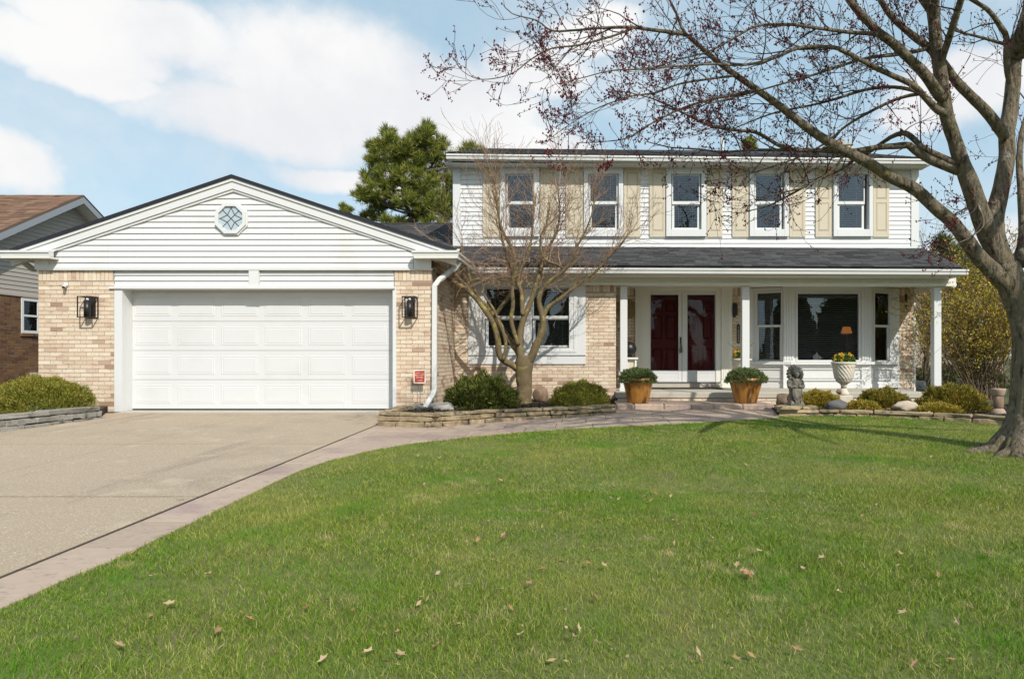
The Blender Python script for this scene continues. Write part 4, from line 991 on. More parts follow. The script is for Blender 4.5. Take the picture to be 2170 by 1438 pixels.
# ---------------- bay window
def bay():
    x0, x3 = bay_x0, bay_x1; x1, x2 = X(1675, BW), X(1838, BW); y0, y1 = DW, BW
    zb, zt = slab_top + 0.002, Z(611, DW)
    A = [Vector((x0, y0, 0)), Vector((x1, y1, 0)), Vector((x2, y1, 0)), Vector((x3, y0, 0))]
    b = MB()
    root = None
    sill_z, sill_t = Z(772, BW), Z(767, BW)
    def panelpt(i, u, d, z):
        p, q = A[i], A[i + 1]; t = (q - p).normalized(); n = Vector((t.y, -t.x, 0)); 
        if n.y > 0: n = -n
        r = p + t * u + n * d; return Vector((r.x, r.y, z))
    def slab(m, i, u0, u1, z0, z1, d0, d1):
        vs = [panelpt(i, u, d, z) for z in (z0, z1) for d in (d0, d1) for u in (u0, u1)]
        return m.add(vs, [(0, 1, 3, 2), (4, 6, 7, 5), (0, 4, 5, 1), (2, 3, 7, 6), (0, 2, 6, 4), (1, 5, 7, 3)])
    L = [(A[i + 1] - A[i]).length for i in range(3)]
    body = MB()
    glass = {0: (X(1605, 15.4) - x0, None), }
    # openings along each face (u from, u to) as fractions that reproduce the photo's panes
    def ufrac(i, px):
        p, q = A[i], A[i + 1]; s = (px - CX) / F              # ray x = s*y meets p + t(q-p)
        t = (s * p.y - p.x) / ((q.x - p.x) - s * (q.y - p.y)); return t * L[i]
    op = [(ufrac(0, 1605), ufrac(0, 1655)), (ufrac(1, 1690), ufrac(1, 1820)), (ufrac(2, 1853), ufrac(2, 1884.5))]
    gz = [(Z(765.5, 15.4), Z(620.5, 15.4)), (Z(762.5, BW), Z(622, BW)), (Z(766, 15.4), Z(621, 15.4))]
    for i in range(3):
        u0, u1 = op[i]; g0, g1 = gz[i]; f = 0.035
        for (a, b_, c, d) in ((0, u0 - f, sill_z, zt), (u1 + f, L[i], sill_z, zt), (u0 - f, u1 + f, g1 + f, zt), (u0 - f, u1 + f, sill_z, g0 - f)):
            slab(body, i, a, b_, c, d, -0.10, 0.0)
        slab(body, i, 0, L[i], zb, sill_z, -0.10, 0.0)
    root = body.build('bay_window', M['trim'], house)
    for i in range(3):
        u0, u1 = op[i]; g0, g1 = gz[i]; f = 0.035
        m = MB()
        for (a, b_, c, d) in ((u0 - f, u0, g0 - f, g1 + f), (u1, u1 + f, g0 - f, g1 + f), (u0, u1, g1, g1 + f), (u0, u1, g0 - f, g0)): slab(m, i, a, b_, c, d, -0.07, 0.018)
        m.build('frame', M['trim'], root)
        pn = MB()
        if i == 1: slab(pn, i, u0, u1, g0, g1, -0.045, -0.041)
        else:
            zr = Z(693, 15.4); rail = MB(); slab(rail, i, u0, u1, zr, zr + 0.055, -0.05, 0.004); rail.build('sash', M['trim'], root)
            slab(pn, i, u0, u1, g0, zr, -0.055, -0.051); slab(pn, i, u0, u1, zr + .055, g1, -0.035, -0.031)
            lo = MB()
            for (a, b_) in ((u0, u0 + .03), (u1 - .03, u1)): slab(lo, i, a, b_, g0, zr, -0.05, -0.02)
            slab(lo, i, u0, u1, g0, g0 + .03, -0.05, -0.02); lo.build('sash', M['trim'], root)
        pn.build('pane', M['glass'], root)
        # blinds behind
        bl = MB(); z = g0 + 0.01
        while z < g1 - 0.01:
            vs = [panelpt(i, u, d, z + dz) for (d, dz) in ((-0.115, 0), (-0.15, 0.010), (-0.15, 0.013), (-0.115, 0.003)) for u in (u0 - 0.02, u1 + 0.02)]
            bl.add(vs, [(0, 1, 3, 2), (2, 3, 5, 4), (4, 5, 7, 6), (6, 7, 1, 0)]); z += 0.044
        bl.build('blind', M['blind'], root)
        # sill and lower panel
        s = MB(); slab(s, i, -0.02, L[i] + 0.02, sill_z, sill_t + 0.01, 0.001, 0.10); s.build('sill', M['trim'], root)
        s = MB(); slab(s, i, 0, L[i], zb + 0.0, zb + 0.10, 0.001, 0.022); s.build('base_board', M['trim'], root)
        w0, w1 = (0.13, L[i] - 0.13) if i != 1 else (0.12, L[i] - 0.12)
        lz0, lz1 = Z(808, BW) + 0.02, Z(786, BW) + 0.06
        r_ = MB()
        for (a, b_, c, d) in ((w0, w0 + .025, lz0, lz1), (w1 - .025, w1, lz0, lz1), (w0 + .025, w1 - .025, lz0, lz0 + .025), (w0 + .025, w1 - .025, lz1 - .025, lz1)): slab(r_, i, a, b_, c, d, 0.001, 0.034)
        r_.build('panel_moulding', M['trim'], root)
        f_ = MB(); slab(f_, i, w0 + .07, w1 - .07, lz0 + .055, lz1 - .055, 0.001, 0.022); f_.build('panel', M['trim'], root)
    # fluted corner columns
    for px0, px1 in ((1660, 1682), (1825.5, 1846)):
        cx = X((px0 + px1) / 2, BW - .02); w = X(px1, BW) - X(px0, BW); m = MB().box(cx - w / 2, cx + w / 2, BW - 0.028, BW + 0.06, zb, zt)
        for k in range(4): xx = cx - w / 2 + w * (k + 0.5) / 4; m.box(xx - w / 14, xx + w / 14, BW - 0.040, BW - 0.0285, sill_t + 0.05, zt - .03)
        m.build('bay_column', M['trim'], root)
    for px0, px1 in ((1586, 1595), (1886, 1904)):
        m = MB().box(X(px0, DW), X(px1, DW), DW - 0.045, DW + 0.03, zb, zt); m.build('bay_column', M['trim'], root)
    MB().add([A[0] + Vector((0, .02, zt - .002)), A[1] + Vector((0, 0, zt - .002)), A[2] + Vector((0, 0, zt - .002)), A[3] + Vector((0, .02, zt - .002))], [(0, 1, 2, 3)]).build('bay_head', M['trim'], root)
bay()
# dark rooms behind the glass
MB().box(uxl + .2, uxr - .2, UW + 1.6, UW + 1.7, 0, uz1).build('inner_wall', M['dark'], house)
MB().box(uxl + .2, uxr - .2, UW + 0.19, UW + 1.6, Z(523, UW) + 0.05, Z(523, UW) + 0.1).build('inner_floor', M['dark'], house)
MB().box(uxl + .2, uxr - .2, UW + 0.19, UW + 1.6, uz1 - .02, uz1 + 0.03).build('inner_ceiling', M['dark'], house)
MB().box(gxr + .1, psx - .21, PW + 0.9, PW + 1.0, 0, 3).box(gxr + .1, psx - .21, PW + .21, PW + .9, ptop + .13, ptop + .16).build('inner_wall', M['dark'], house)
# ------------------------------------------------------------------ shrubs
def shrub(name, loc, rx, ry, rz, mat, label, cat, n=7000, ln=0.06, wd=0.016, lump=0.16, freq=3.0, seed=1, flat=0.0, up=0.5, stem='browntwig', group=None, core=0.74, cone=0.0):
    g = np.random.default_rng(seed); t = thing(name, loc, label, cat, group)
    d = unit(g.normal(0, 1, (n, 3))); d[:, 2] = np.where(d[:, 2] < -0.25, -d[:, 2], d[:, 2])
    rad = np.array([1 + lump * mnoise.noise(Vector(q) * freq + Vector((seed, 0, seed * .5))) + lump * 0.6 * mnoise.noise(Vector(q) * freq * 2.7 + Vector((0, seed, 0))) for q in d])
    depth = 1 - np.abs(g.normal(0, 0.10, n)); rad = rad * depth
    p = d * rad[:, None] * np.array([rx, ry, rz])
    p[:, 2] = np.maximum(p[:, 2], -0.02 + 0.02 * g.random(n)) if flat else p[:, 2] * 0.5 + rz * 0.5
    nrm = unit(d / np.array([rx, ry, rz]))
    dirs = unit(nrm + g.normal(0, 0.55, (n, 3)) + np.array([0, 0, up]))
    w = unit(np.cross(dirs, g.normal(0, 1, (n, 3))))
    c = p + np.array(loc) + dirs * (ln * 0.3)
    v, f = leaf_quads(c, dirs, w, ln * g.uniform(0.6, 1.4, n), wd * g.uniform(0.7, 1.3, n))
    np_mesh('foliage', v, f, mat, t)
    m = MB(); L = Vector(loc)
    for k in range(9):
        a = 2 * math.pi * k / 9 + g.random(); e = Vector((math.cos(a) * rx * 0.7, math.sin(a) * ry * 0.7, rz * g.uniform(0.5, 0.85)))
        m.tube([L + Vector((math.cos(a) * .03, math.sin(a) * .03, -0.03)), L + e * 0.5 + Vector((0, 0, .03)), L + e], [0.012, 0.008, 0.004], 5)
    m.build('stem', M[stem], t)
    cm = MB().ball(L + Vector((0, 0, 0 if flat else rz * 0.5)), 1.0, 3, (rx * core, ry * core, rz * core * (1 if flat else 0.5)), lump=lump, freq=freq, seed=seed)
    if flat: cm.v = [(a, b, max(c_, L.z - 0.02)) for a, b, c_ in cm.v]
    cm.build('foliage', mat, t)
    return t
shrub('round_juniper', (X(72, 10.75), 10.9, 0.11), 0.78, 0.62, 0.53, M['clipped'], 'wide clipped golden green mound left of the garage behind grey stones', 'shrub', 17000, 0.05, 0.013, 0.17, 3.2, 2, flat=1)
shrub('yew_shrub', (X(1020, 11.7), 11.75, 0.09), 0.61, 0.50, 0.52, M['yew'], 'loose dark green yew beside the downspout below the bare tree', 'shrub', 12000, 0.095, 0.017, 0.26, 3.0, 3, flat=1, up=0.7)
shrub('golden_shrub', (X(1229, 11.9), 12.0, 0.085), 0.54, 0.45, 0.44, M['clipped'], 'clipped round golden mound between the bare tree and the entrance steps', 'shrub', 13000, 0.045, 0.012, 0.16, 3.4, 4, flat=1)
shrub('golden_shrub', (X(1738, 12.2), 12.25, 0.035), 0.39, 0.33, 0.29, M['golden'], 'small golden evergreen between the stone lion and the white urn', 'shrub', 7000, 0.07, 0.016, 0.28, 3.0, 5, flat=1, up=0.6)
shrub('golden_shrub', (X(1876, 12.1), 12.2, 0.035), 0.45, 0.36, 0.33, M['bronzed'], 'spreading bronze green evergreen right of the urn before the brick corner', 'shrub', 8500, 0.07, 0.016, 0.26, 3.0, 6, flat=1, up=0.6)
shrub('low_juniper', (X(1829, 11.6), 11.65, 0.035), 0.29, 0.22, 0.15, M['golden'], 'low yellow green ground cover clump between dark and tan boulders', 'shrub', 3200, 0.06, 0.016, 0.3, 4.0, 7, flat=1)
shrub('golden_shrub', (X(2022, 11.6), 11.65, 0.035), 0.56, 0.45, 0.43, M['bronzed'], 'largest round bronze green evergreen in front of the right porch post', 'shrub', 13000, 0.07, 0.016, 0.18, 3.0, 8, flat=1, up=0.6)
shrub('low_juniper', (X(1990, 11.15), 11.15, 0.035), 0.36, 0.2, 0.14, M['golden'], 'low yellowish ground cover clump below the largest evergreen', 'shrub', 3600, 0.06, 0.016, 0.3, 4.0, 9, flat=1)

# ------------------------------------------------------------------ boulders
def boulder(loc, r, scale, mat, label, seed, rotz=0.0, name='boulder'):
    o = MB().ball(loc, r, 3, scale, Matrix.Rotation(rotz, 3, 'Z'), 0.35, 1.5, seed).build(name, M[mat], None, True, origin=loc); tag(o, label, 'boulder'); return o
boulder(P(938, 861, 11.2) + Vector((0, 0, -0.03)), 0.17, (1.25, .8, .62), 'fieldgrey', 'pale grey boulder by the downspout mouth', 1)
boulder(P(882, 864, 11.3), 0.10, (1.5, .9, .6), 'fieldgrey', 'small grey rock at the foot of the red sign', 2.4)
boulder(P(1146, 838, 13.2), 0.17, (1.0, .8, 1.0), 'fieldbrown', 'brown boulder behind the bare tree against the brick', 3)
boulder(P(1664, 848, 12.0), 0.14, (1.2, .9, 1.0), 'fieldbrown', 'brown boulder left of the stone lion', 4)
boulder(P(1774, 862, 11.75), 0.155, (1.35, .8, .8), 'fielddark', 'dark pointed boulder under the white urn', 5.2)
boulder(P(1919, 861, 11.5), 0.145, (1.5, .85, .7), 'fieldtan', 'long tan boulder at the edge of the right bed', 6.5, 0.2)
boulder(P(1778, 829, 12.6), 0.05, (1, 1, 1), 'fieldbrown', 'small round brown stone beside the urn stem', 7)

# ------------------------------------------------------------------ pots with junipers
def big_pot(px, top, bot, wt, wb, Y, label, seed, gseed, plabel):
    c = P(px, bot, Y); s = Y / F; h = (bot - top) * s; rt, rb = wt * s / 2, wb * s / 2
    c.z = land_z - 0.002
    pr = [(rb * .96, 0.0), (rb, 0.012), (rb + (rt - rb) * .5, h * .5), (rt * .97, h * .86), (rt * 1.02, h * .87), (rt * 1.03, h), (rt * .93, h), (rt * .9, h * .9), (0.02, h * .9)]
    o = MB().lathe(pr, c, 48, lambda a, z, r: r * (1 + 0.014 * math.cos(a * 14) + 0.006 * math.sin(a * 5 + seed))).build('glazed_pot', M['glaze'], None, True, origin=c)
    tag(o, label, 'flower pot', 'large amber pots beside the entrance steps')
    top_c = (c.x, c.y, c.z + h * 0.86)
    shrub('potted_juniper', top_c, rt * 1.16, rt * 1.1, 0.24, M['potgreen'], plabel, 'plant', 6500, 0.06, 0.014, 0.22, 3.0, gseed, flat=1, group='junipers in the amber pots', core=.86)
    # shoots that spill over the rim
    return o
big_pot(1352, 800, 853, 65, 44, 12.75, 'amber glazed pot on the landing left of the red doors', 1, 31, 'dark juniper spilling over the pot left of the red doors')
big_pot(1580, 800, 853, 71, 46, 12.75, 'amber glazed pot on the landing right of the red doors', 2, 32, 'dark juniper spilling over the pot right of the red doors')

# ------------------------------------------------------------------ urn, porch planter, pedestal
def urn():
    Y = 12.75; c = P(1788, 836, Y); s = Y / F; zz = lambda py: (836 - py) * s
    t = thing('stone_urn', (c.x, c.y, 0.03), 'white spiral fluted urn on a pedestal before the bay window', 'urn')
    prof = [(.02, zz(822)), (6 * s, zz(822)), (5.5 * s, zz(817)), (8 * s, zz(813)), (13 * s, zz(809)), (17.5 * s, zz(800)), (19.5 * s, zz(790)), (20.5 * s, zz(780)), (22 * s, zz(773)), (25.5 * s, zz(770.5)), (26 * s, zz(767)), (23.5 * s, zz(766.5)), (22 * s, zz(770)), (.02, zz(771))]
    za, zb = zz(812), zz(774)
    def fl(a, z, r): return r * (1 + (0.10 * abs(math.sin(9 * (a + (z - za) * 4.0))) if za < z < zb else 0))
    m = []
    for (r0, z0), (r1, z1) in zip(prof, prof[1:]):
        k = 5 if za - .01 < min(z0, z1) and max(z0, z1) < zb + .01 else 1
        for i in range(k): m.append((r0 + (r1 - r0) * i / k, z0 + (z1 - z0) * i / k))
    m.append(prof[-1])
    MB().lathe(m, c, 108, fl).build('bowl', M['urn'], t, True)
    MB().lathe([(.02, -.01), (11 * s, -.01), (11 * s, zz(832)), (8 * s, zz(828)), (5.8 * s, zz(822.2)), (.02, zz(822.2))], c, 32).build('foot', M['urn'], t, True)
    MB().box(c.x - .13, c.x + .13, c.y - .13, c.y + .13, 0.03, c.z - .011).build('pedestal', M['urn'], t, bevel=.01)
    flowers('pansy_plant', (c.x, c.y, c.z + zz(769)), 24 * s, 0.19, 'bushy pansies with yellow flowers planted in the white urn', 61)
def flowers(name, loc, r, h, label, seed, n=900, nf=30):
    g = np.random.default_rng(seed); t = thing(name, loc, label, 'plant'); L = np.array(loc)
    a = g.uniform(0, 2 * np.pi, n); rr_ = r * np.sqrt(g.random(n)); z = h * g.random(n) * (1 - (rr_ / r) ** 2 * 0.5)
    c = L + np.stack([rr_ * np.cos(a), rr_ * np.sin(a), z], 1); d = unit(g.normal(0, .6, (n, 3)) + np.array([0, 0, .9])); w = unit(np.cross(d, g.normal(0, 1, (n, 3))))
    v, f = leaf_quads(c, d, w, g.uniform(.03, .07, n), g.uniform(.012, .025, n)); np_mesh('foliage', v, f, M['stemgreen'], t)
    vs = []; fs = []; base = 0
    a = g.uniform(0, 2 * np.pi, nf); rr_ = r * .95 * np.sqrt(g.random(nf)); z = h * (0.35 + .75 * g.random(nf)) * (1 - (rr_ / r) ** 2 * 0.4)
    c0 = L + np.stack([rr_ * np.cos(a), rr_ * np.sin(a), z], 1)
    for k in range(5):
        an = 2 * np.pi * k / 5; off = np.array([math.cos(an) * .014, -.004, math.sin(an) * .014]); nrm = unit(g.normal(0, .3, (nf, 3)) + np.array([0, -1, .35]))
        d = np.tile(unit(off[None, :]), (nf, 1)); w = unit(np.cross(nrm, d)); v, f = leaf_quads(c0 + off, d, w, np.full(nf, .03), np.full(nf, .026)); vs.append(v); fs.append(f + base); base += len(v)
    np_mesh('flower', np.concatenate(vs), np.concatenate(fs), M['yellow'], t)
    return t
urn()
Y = 14.6; c = P(1571, 0, Y); c.z = slab_top; s = Y / F
MB().lathe([(.12, 0), (.12, .03), (.06, .06), (.05, .25), (.10, .30), (.17, Z(775, Y) - slab_top), (.20, Z(764, Y) - slab_top), (.225, Z(763.5, Y) - slab_top), (.225, Z(759.5, Y) - slab_top), (.19, Z(759.5, Y) - slab_top), (.02, Z(762, Y) - slab_top)], c, 32).build('porch_planter', M['urn'], None, True, origin=c)
tag(bpy.data.objects['porch_planter'], 'white footed planter standing behind the middle porch post', 'planter')
pf2 = flowers('porch_flowers', (c.x, c.y, Z(761, Y)), 0.19, 0.24, 'yellow flowers and twigs in the white planter behind the middle post', 62, 500, 30)
tw_ = MB()
for k in range(9):
    a = R.uniform(0, 6.28); l = R.uniform(.25, .42); b = Vector((c.x, c.y, Z(761, Y))); e = b + Vector((math.cos(a) * l * .8, math.sin(a) * l * .4, l)); tw_.tube([b, (b + e) / 2 + Vector((0, 0, .05)), e], [.006, .005, .003], 4)
tw_.build('twig', M['stemgreen'], pf2)
# pedestal lantern with a black ball on the left of the porch
Y = 14.9; c = P(1337, 0, Y); c.z = slab_top; hz_ = Z(757, Y) - slab_top
lt = thing('porch_pedestal', c, 'cream pillar stand behind the left porch post', 'pedestal')
m = MB().box(c.x - .13, c.x + .13, c.y - .13, c.y + .13, slab_top, slab_top + .05).box(c.x - .15, c.x + .15, c.y - .15, c.y + .15, slab_top + hz_ - .04, slab_top + hz_)
for sx in (-1, 1):
    for sy in (-1, 1): m.box(c.x + sx * .10 - .02, c.x + sx * .10 + .02, c.y + sy * .1 - .02, c.y + sy * .1 + .02, slab_top + .05, slab_top + hz_ - .04)
m.build('frame', M['cream'], lt); MB().box(c.x - .075, c.x + .075, c.y - .075, c.y + .075, slab_top + .05, slab_top + hz_ - .041).build('core', M['urn'], lt)
b = Vector((X(1333, Y), Y, slab_top + hz_ + .19))
gb_ = thing('gazing_ball', b - Vector((0, 0, .19)), 'shiny black ball resting on the cream pillar stand', 'ornament')
MB().ball(b, .17, 3).build('ball', M['black'], gb_, True); MB().lathe([(.09, -.19), (.09, -.17), (.06, -.15)], b, 20).build('ring', M['black'], gb_)
# round wicker plaque hung on the brick left of the doors
wp = Vector((X(1327, DW), DW - .03, Z(655, DW))); m = MB()
for k in range(5):
    r = .06 + k * .045; m.tube([wp + Vector((r * math.cos(a * .2618), -.004 * (k % 2), r * .95 * math.sin(a * .2618))) for a in range(25)], .014, 5)
m.build('wall_basket', material('old straw', (.34, .26, .10), .8), None, origin=wp); tag(bpy.data.objects['wall_basket'], 'round straw coloured wreath hung on the brick behind the left post', 'wreath')
# black pendant chime by the right brick corner
wc = P(1920, 612, 15.2); m = MB().tube([wc, wc + Vector((0, 0, -.12))], .006, 6)
for k in range(4): m.tube([wc + Vector((.02 * math.cos(k * 1.57), .02 * math.sin(k * 1.57), -.12)), wc + Vector((.02 * math.cos(k * 1.57), .02 * math.sin(k * 1.57), -.38 - .03 * k))], .010, 6)
m.build('wind_chime', M['black'], None, origin=wc); tag(bpy.data.objects['wind_chime'], 'slim black wind chime hanging from the porch ceiling by the brick corner', 'wind chime')
# terracotta chimney-pot stand at the right edge behind the trunk
Y = 10.9; c = P(2116, 866, Y); c.z = 0.03; s = Y / F
st = thing('terracotta_stand', c, 'weathered terracotta pedestal half hidden behind the big tree trunk', 'pedestal')
MB().lathe([(14 * s, 0), (14 * s, .03), (11 * s, .08), (8 * s, .10)], c, 28).build('foot', M['terracotta'], st, True)
MB().lathe([(8 * s, .10), (9.5 * s, .12), (10 * s, .28), (9 * s, .30)], c, 28).build('column', M['fieldbrown'], st, True)
MB().lathe([(9 * s, .30), (11 * s, .32), (13.5 * s, .40), (14 * s, .425), (12 * s, .425), (.01, .40)], c, 28).build('bowl', M['terracotta'], st, True)
# mottled garden stool past the porch end
Y = 16.4; c = P(1948, 828, Y); m = material('mottled glazed ceramic', (.55, .56, .57), .35, patch=(22, (.16, .17, .18), .55, .62), noise=(10, .1))
MB().lathe([(.11, 0), (.14, .03), (.17, .12), (.14, .22), (.10, .25), (.01, .25)], c, 28).build('garden_stool', m, None, True, origin=c); tag(bpy.data.objects['garden_stool'], 'grey and white mottled ceramic garden stool past the porch end', 'garden stool')

def lettering(name, txt, size, mat, parent, loc, ext=.0008):
    cu = bpy.data.curves.new(name, 'FONT'); cu.body = txt; cu.size = size; cu.align_x = 'CENTER'; cu.extrude = ext
    tmp = bpy.data.objects.new('tmp', cu); COL.objects.link(tmp); dg = bpy.context.evaluated_depsgraph_get(); me = bpy.data.meshes.new_from_object(tmp.evaluated_get(dg)); bpy.data.objects.remove(tmp)
    me.name = name; me.materials.clear(); me.materials.append(mat); return inst(me, name, parent, loc, (math.pi / 2, 0, 0))

# ------------------------------------------------------------------ lanterns, sign, camera, house number
def lantern(px, py0, py1, w, Y, label, name='wall_lantern', solid=False):
    """open cage lantern with a slim black shade inside"""
    c = P(px, (py0 + py1) / 2, Y); h = (py1 - py0) * Y / F; t = thing(name, c, label, 'wall lamp', 'black cage lanterns'); hw = w * Y / F / 2; dp = 0.19; r = 0.0075
    y0, y1 = Y - 0.018 - dp, Y - 0.018; m = MB()
    def bar(a, b): m.extrude(a, b, *( ((0, 1, 0), (0, 0, 1)) if abs(a[0] - b[0]) > 1e-6 else ((1, 0, 0), (0, 0, 1)) if abs(a[1] - b[1]) > 1e-6 else ((1, 0, 0), (0, 1, 0))), [(-r, -r), (r, -r), (r, r), (-r, r)])
    for y in (y0, y1):
        for z in (c.z - h / 2, c.z + h / 2): bar((c.x - hw - r, y, z), (c.x + hw + r, y, z))
        for x in (c.x - hw, c.x + hw): bar((x, y, c.z - h / 2), (x, y, c.z + h / 2))
    for x in (c.x - hw, c.x + hw):
        for z in (c.z - h / 2, c.z + h / 2): bar((x, y0, z), (x, y1, z))
    m.build('cage', M['bronze'], t)
    MB().box(c.x - hw * .6, c.x + hw * .6, Y - .017, Y + .002, c.z - h * .45, c.z + h * .45).build('back_plate', M['bronze'], t)
    MB().lathe([(.005, h * .30), (.055, h * .30), (.055, -h * .47), (.005, -h * .47)], (c.x, Y - 0.018 - dp * .55, c.z), 20).build('shade', M['black'], t, True)
    MB().lathe([(.018, h * .30), (.022, h * .36), (.018, h * .42), (.004, h * .44)], (c.x, Y - 0.018 - dp * .55, c.z), 14).build('bulb', M['trim'], t, True)
    MB().tube([(c.x, Y - 0.018 - dp * .55, c.z + h / 2), (c.x, Y - 0.018 - dp * .55, c.z + h * .42)], .012, 8).build('socket', M['bronze'], t)
lantern(196, 630, 673, 26, GW, 'black cage lantern on the brick pier left of the garage door')
lantern(872, 630, 673, 26, GW, 'black cage lantern on the brick pier right of the garage door')
t = thing('porch_lamp', P(1556, 657, DW), 'dark box lamp on the brick right of the red doors', 'wall lamp'); c = P(1556, 657, DW)
MB().box(c.x - .05, c.x + .05, DW - .12, DW - .012, c.z - .12, c.z + .12).build('shade', M['black'], t); MB().box(c.x - .035, c.x + .035, DW - .012, DW + .002, c.z - .17, c.z + .17).build('back_plate', M['black'], t)
MB().box(c.x - .04, c.x + .04, DW - .1, DW - .03, c.z + .121, c.z + .16).build('cap', M['black'], t)
# floodlight socket
t = thing('security_camera', P(141, 606, GW), 'small white camera high on the brick pier above the left lantern', 'camera'); c = P(141, 606, GW)
MB().ball(c + Vector((0, -.02, .02)), .045, 2, (1, .7, 1)).build('base', M['trim'], t, True)
MB().tube([c + Vector((0, -.04, 0)), c + Vector((.03, -.11, -.03))], [.03, .028], 12).build('body', M['trim'], t, True); MB().ball(c + Vector((.033, -.115, -.032)), .024, 2).build('lens', M['black'], t, True)
# yard sign
def sign():
    Y = 11.68; c = P(889.3, 797.5, Y); s = Y / F; hw, hh = 13 * s, 14.5 * s; t = thing('security_sign', (c.x, c.y, .08), 'red security sign with white lettering on a short metal stake', 'sign')
    def plate(hw, hh, y0, y1, r):
        pts = []
        for cx, cz, a0 in ((hw - r, hh - r, 0), (-hw + r, hh - r, 90), (-hw + r, -hh + r, 180), (hw - r, -hh + r, 270)):
            for k in range(5): a = math.radians(a0 + k * 22.5); pts.append((cx + r * math.cos(a), cz + r * math.sin(a)))
        n = len(pts); vs = [(c.x + x, y, c.z + z) for y in (y0, y1) for x, z in pts]
        return MB().add(vs, [tuple(range(n)), tuple(range(2 * n - 1, n - 1, -1))] + [(i, i + n, (i + 1) % n + n, (i + 1) % n) for i in range(n)])
    plate(hw, hh, Y, Y + .006, .022).build('border', M['signwhite'], t); plate(hw - .021, hh - .021, Y - .0025, Y - .0005, .012).build('face', M['signred'], t)
    for txt, z, sz in (('PROTECTED BY', .062, .022), ('SECURITY', .020, .040), ('SYSTEM', -.022, .036), ('24 HOURS', -.066, .022)):
        lettering('lettering', txt, sz, M['signwhite'], t, (c.x, Y - .0034, c.z + z - .008))
    MB().tube([(c.x + .004, Y + .012, c.z + hh + .012), (c.x + .004, Y + .012, .05)], .006, 8).build('stake', M['steel'], t)
sign()
# vertical house number plaque
t = thing('house_number', P(1564, 707, DW), 'narrow black plaque with five pale digits beside the middle porch post', 'house number'); c = P(1564.5, 707, DW); s = DW / F
pts = [(3.1, -18), (3.1, 18), (0, 21), (-3.1, 18), (-3.1, -18), (0, -21)]
MB().extrude((c.x, DW - .008, c.z), (c.x, DW - .022, c.z), (1, 0, 0), (0, 0, 1), [(x * s, z * s) for x, z in pts]).build('plaque', M['black'], t)
for k, ch_ in enumerate('15224'):
    lettering('digit', ch_, .085, M['urn'], t, (c.x, DW - .0235, c.z + (13.5 - k * 7.1) * s - .03))

# ------------------------------------------------------------------ lamp behind the bay window
Y = 15.75; c = P(1794, 700, Y); t = thing('table_lamp', (c.x, Y, slab_top), 'lit orange table lamp glowing behind the bay window', 'lamp')
MB().lathe([(.03, -.07), (.13, -.07), (.085, .09), (.03, .09)], c, 24).build('shade', M['amber'], t, True)
MB().lathe([(.07, slab_top + .6 - c.z), (.02, slab_top + .64 - c.z), (.03, -.2), (.015, -.08)], c, 16).build('stand', M['bronze'], t, True)
MB().box(c.x - .25, c.x + .25, Y - .15, Y + .25, slab_top, slab_top + .59).build('side_table', M['dark']); tag(bpy.data.objects['side_table'], 'dark side table under the lit lamp inside the bay', 'table')

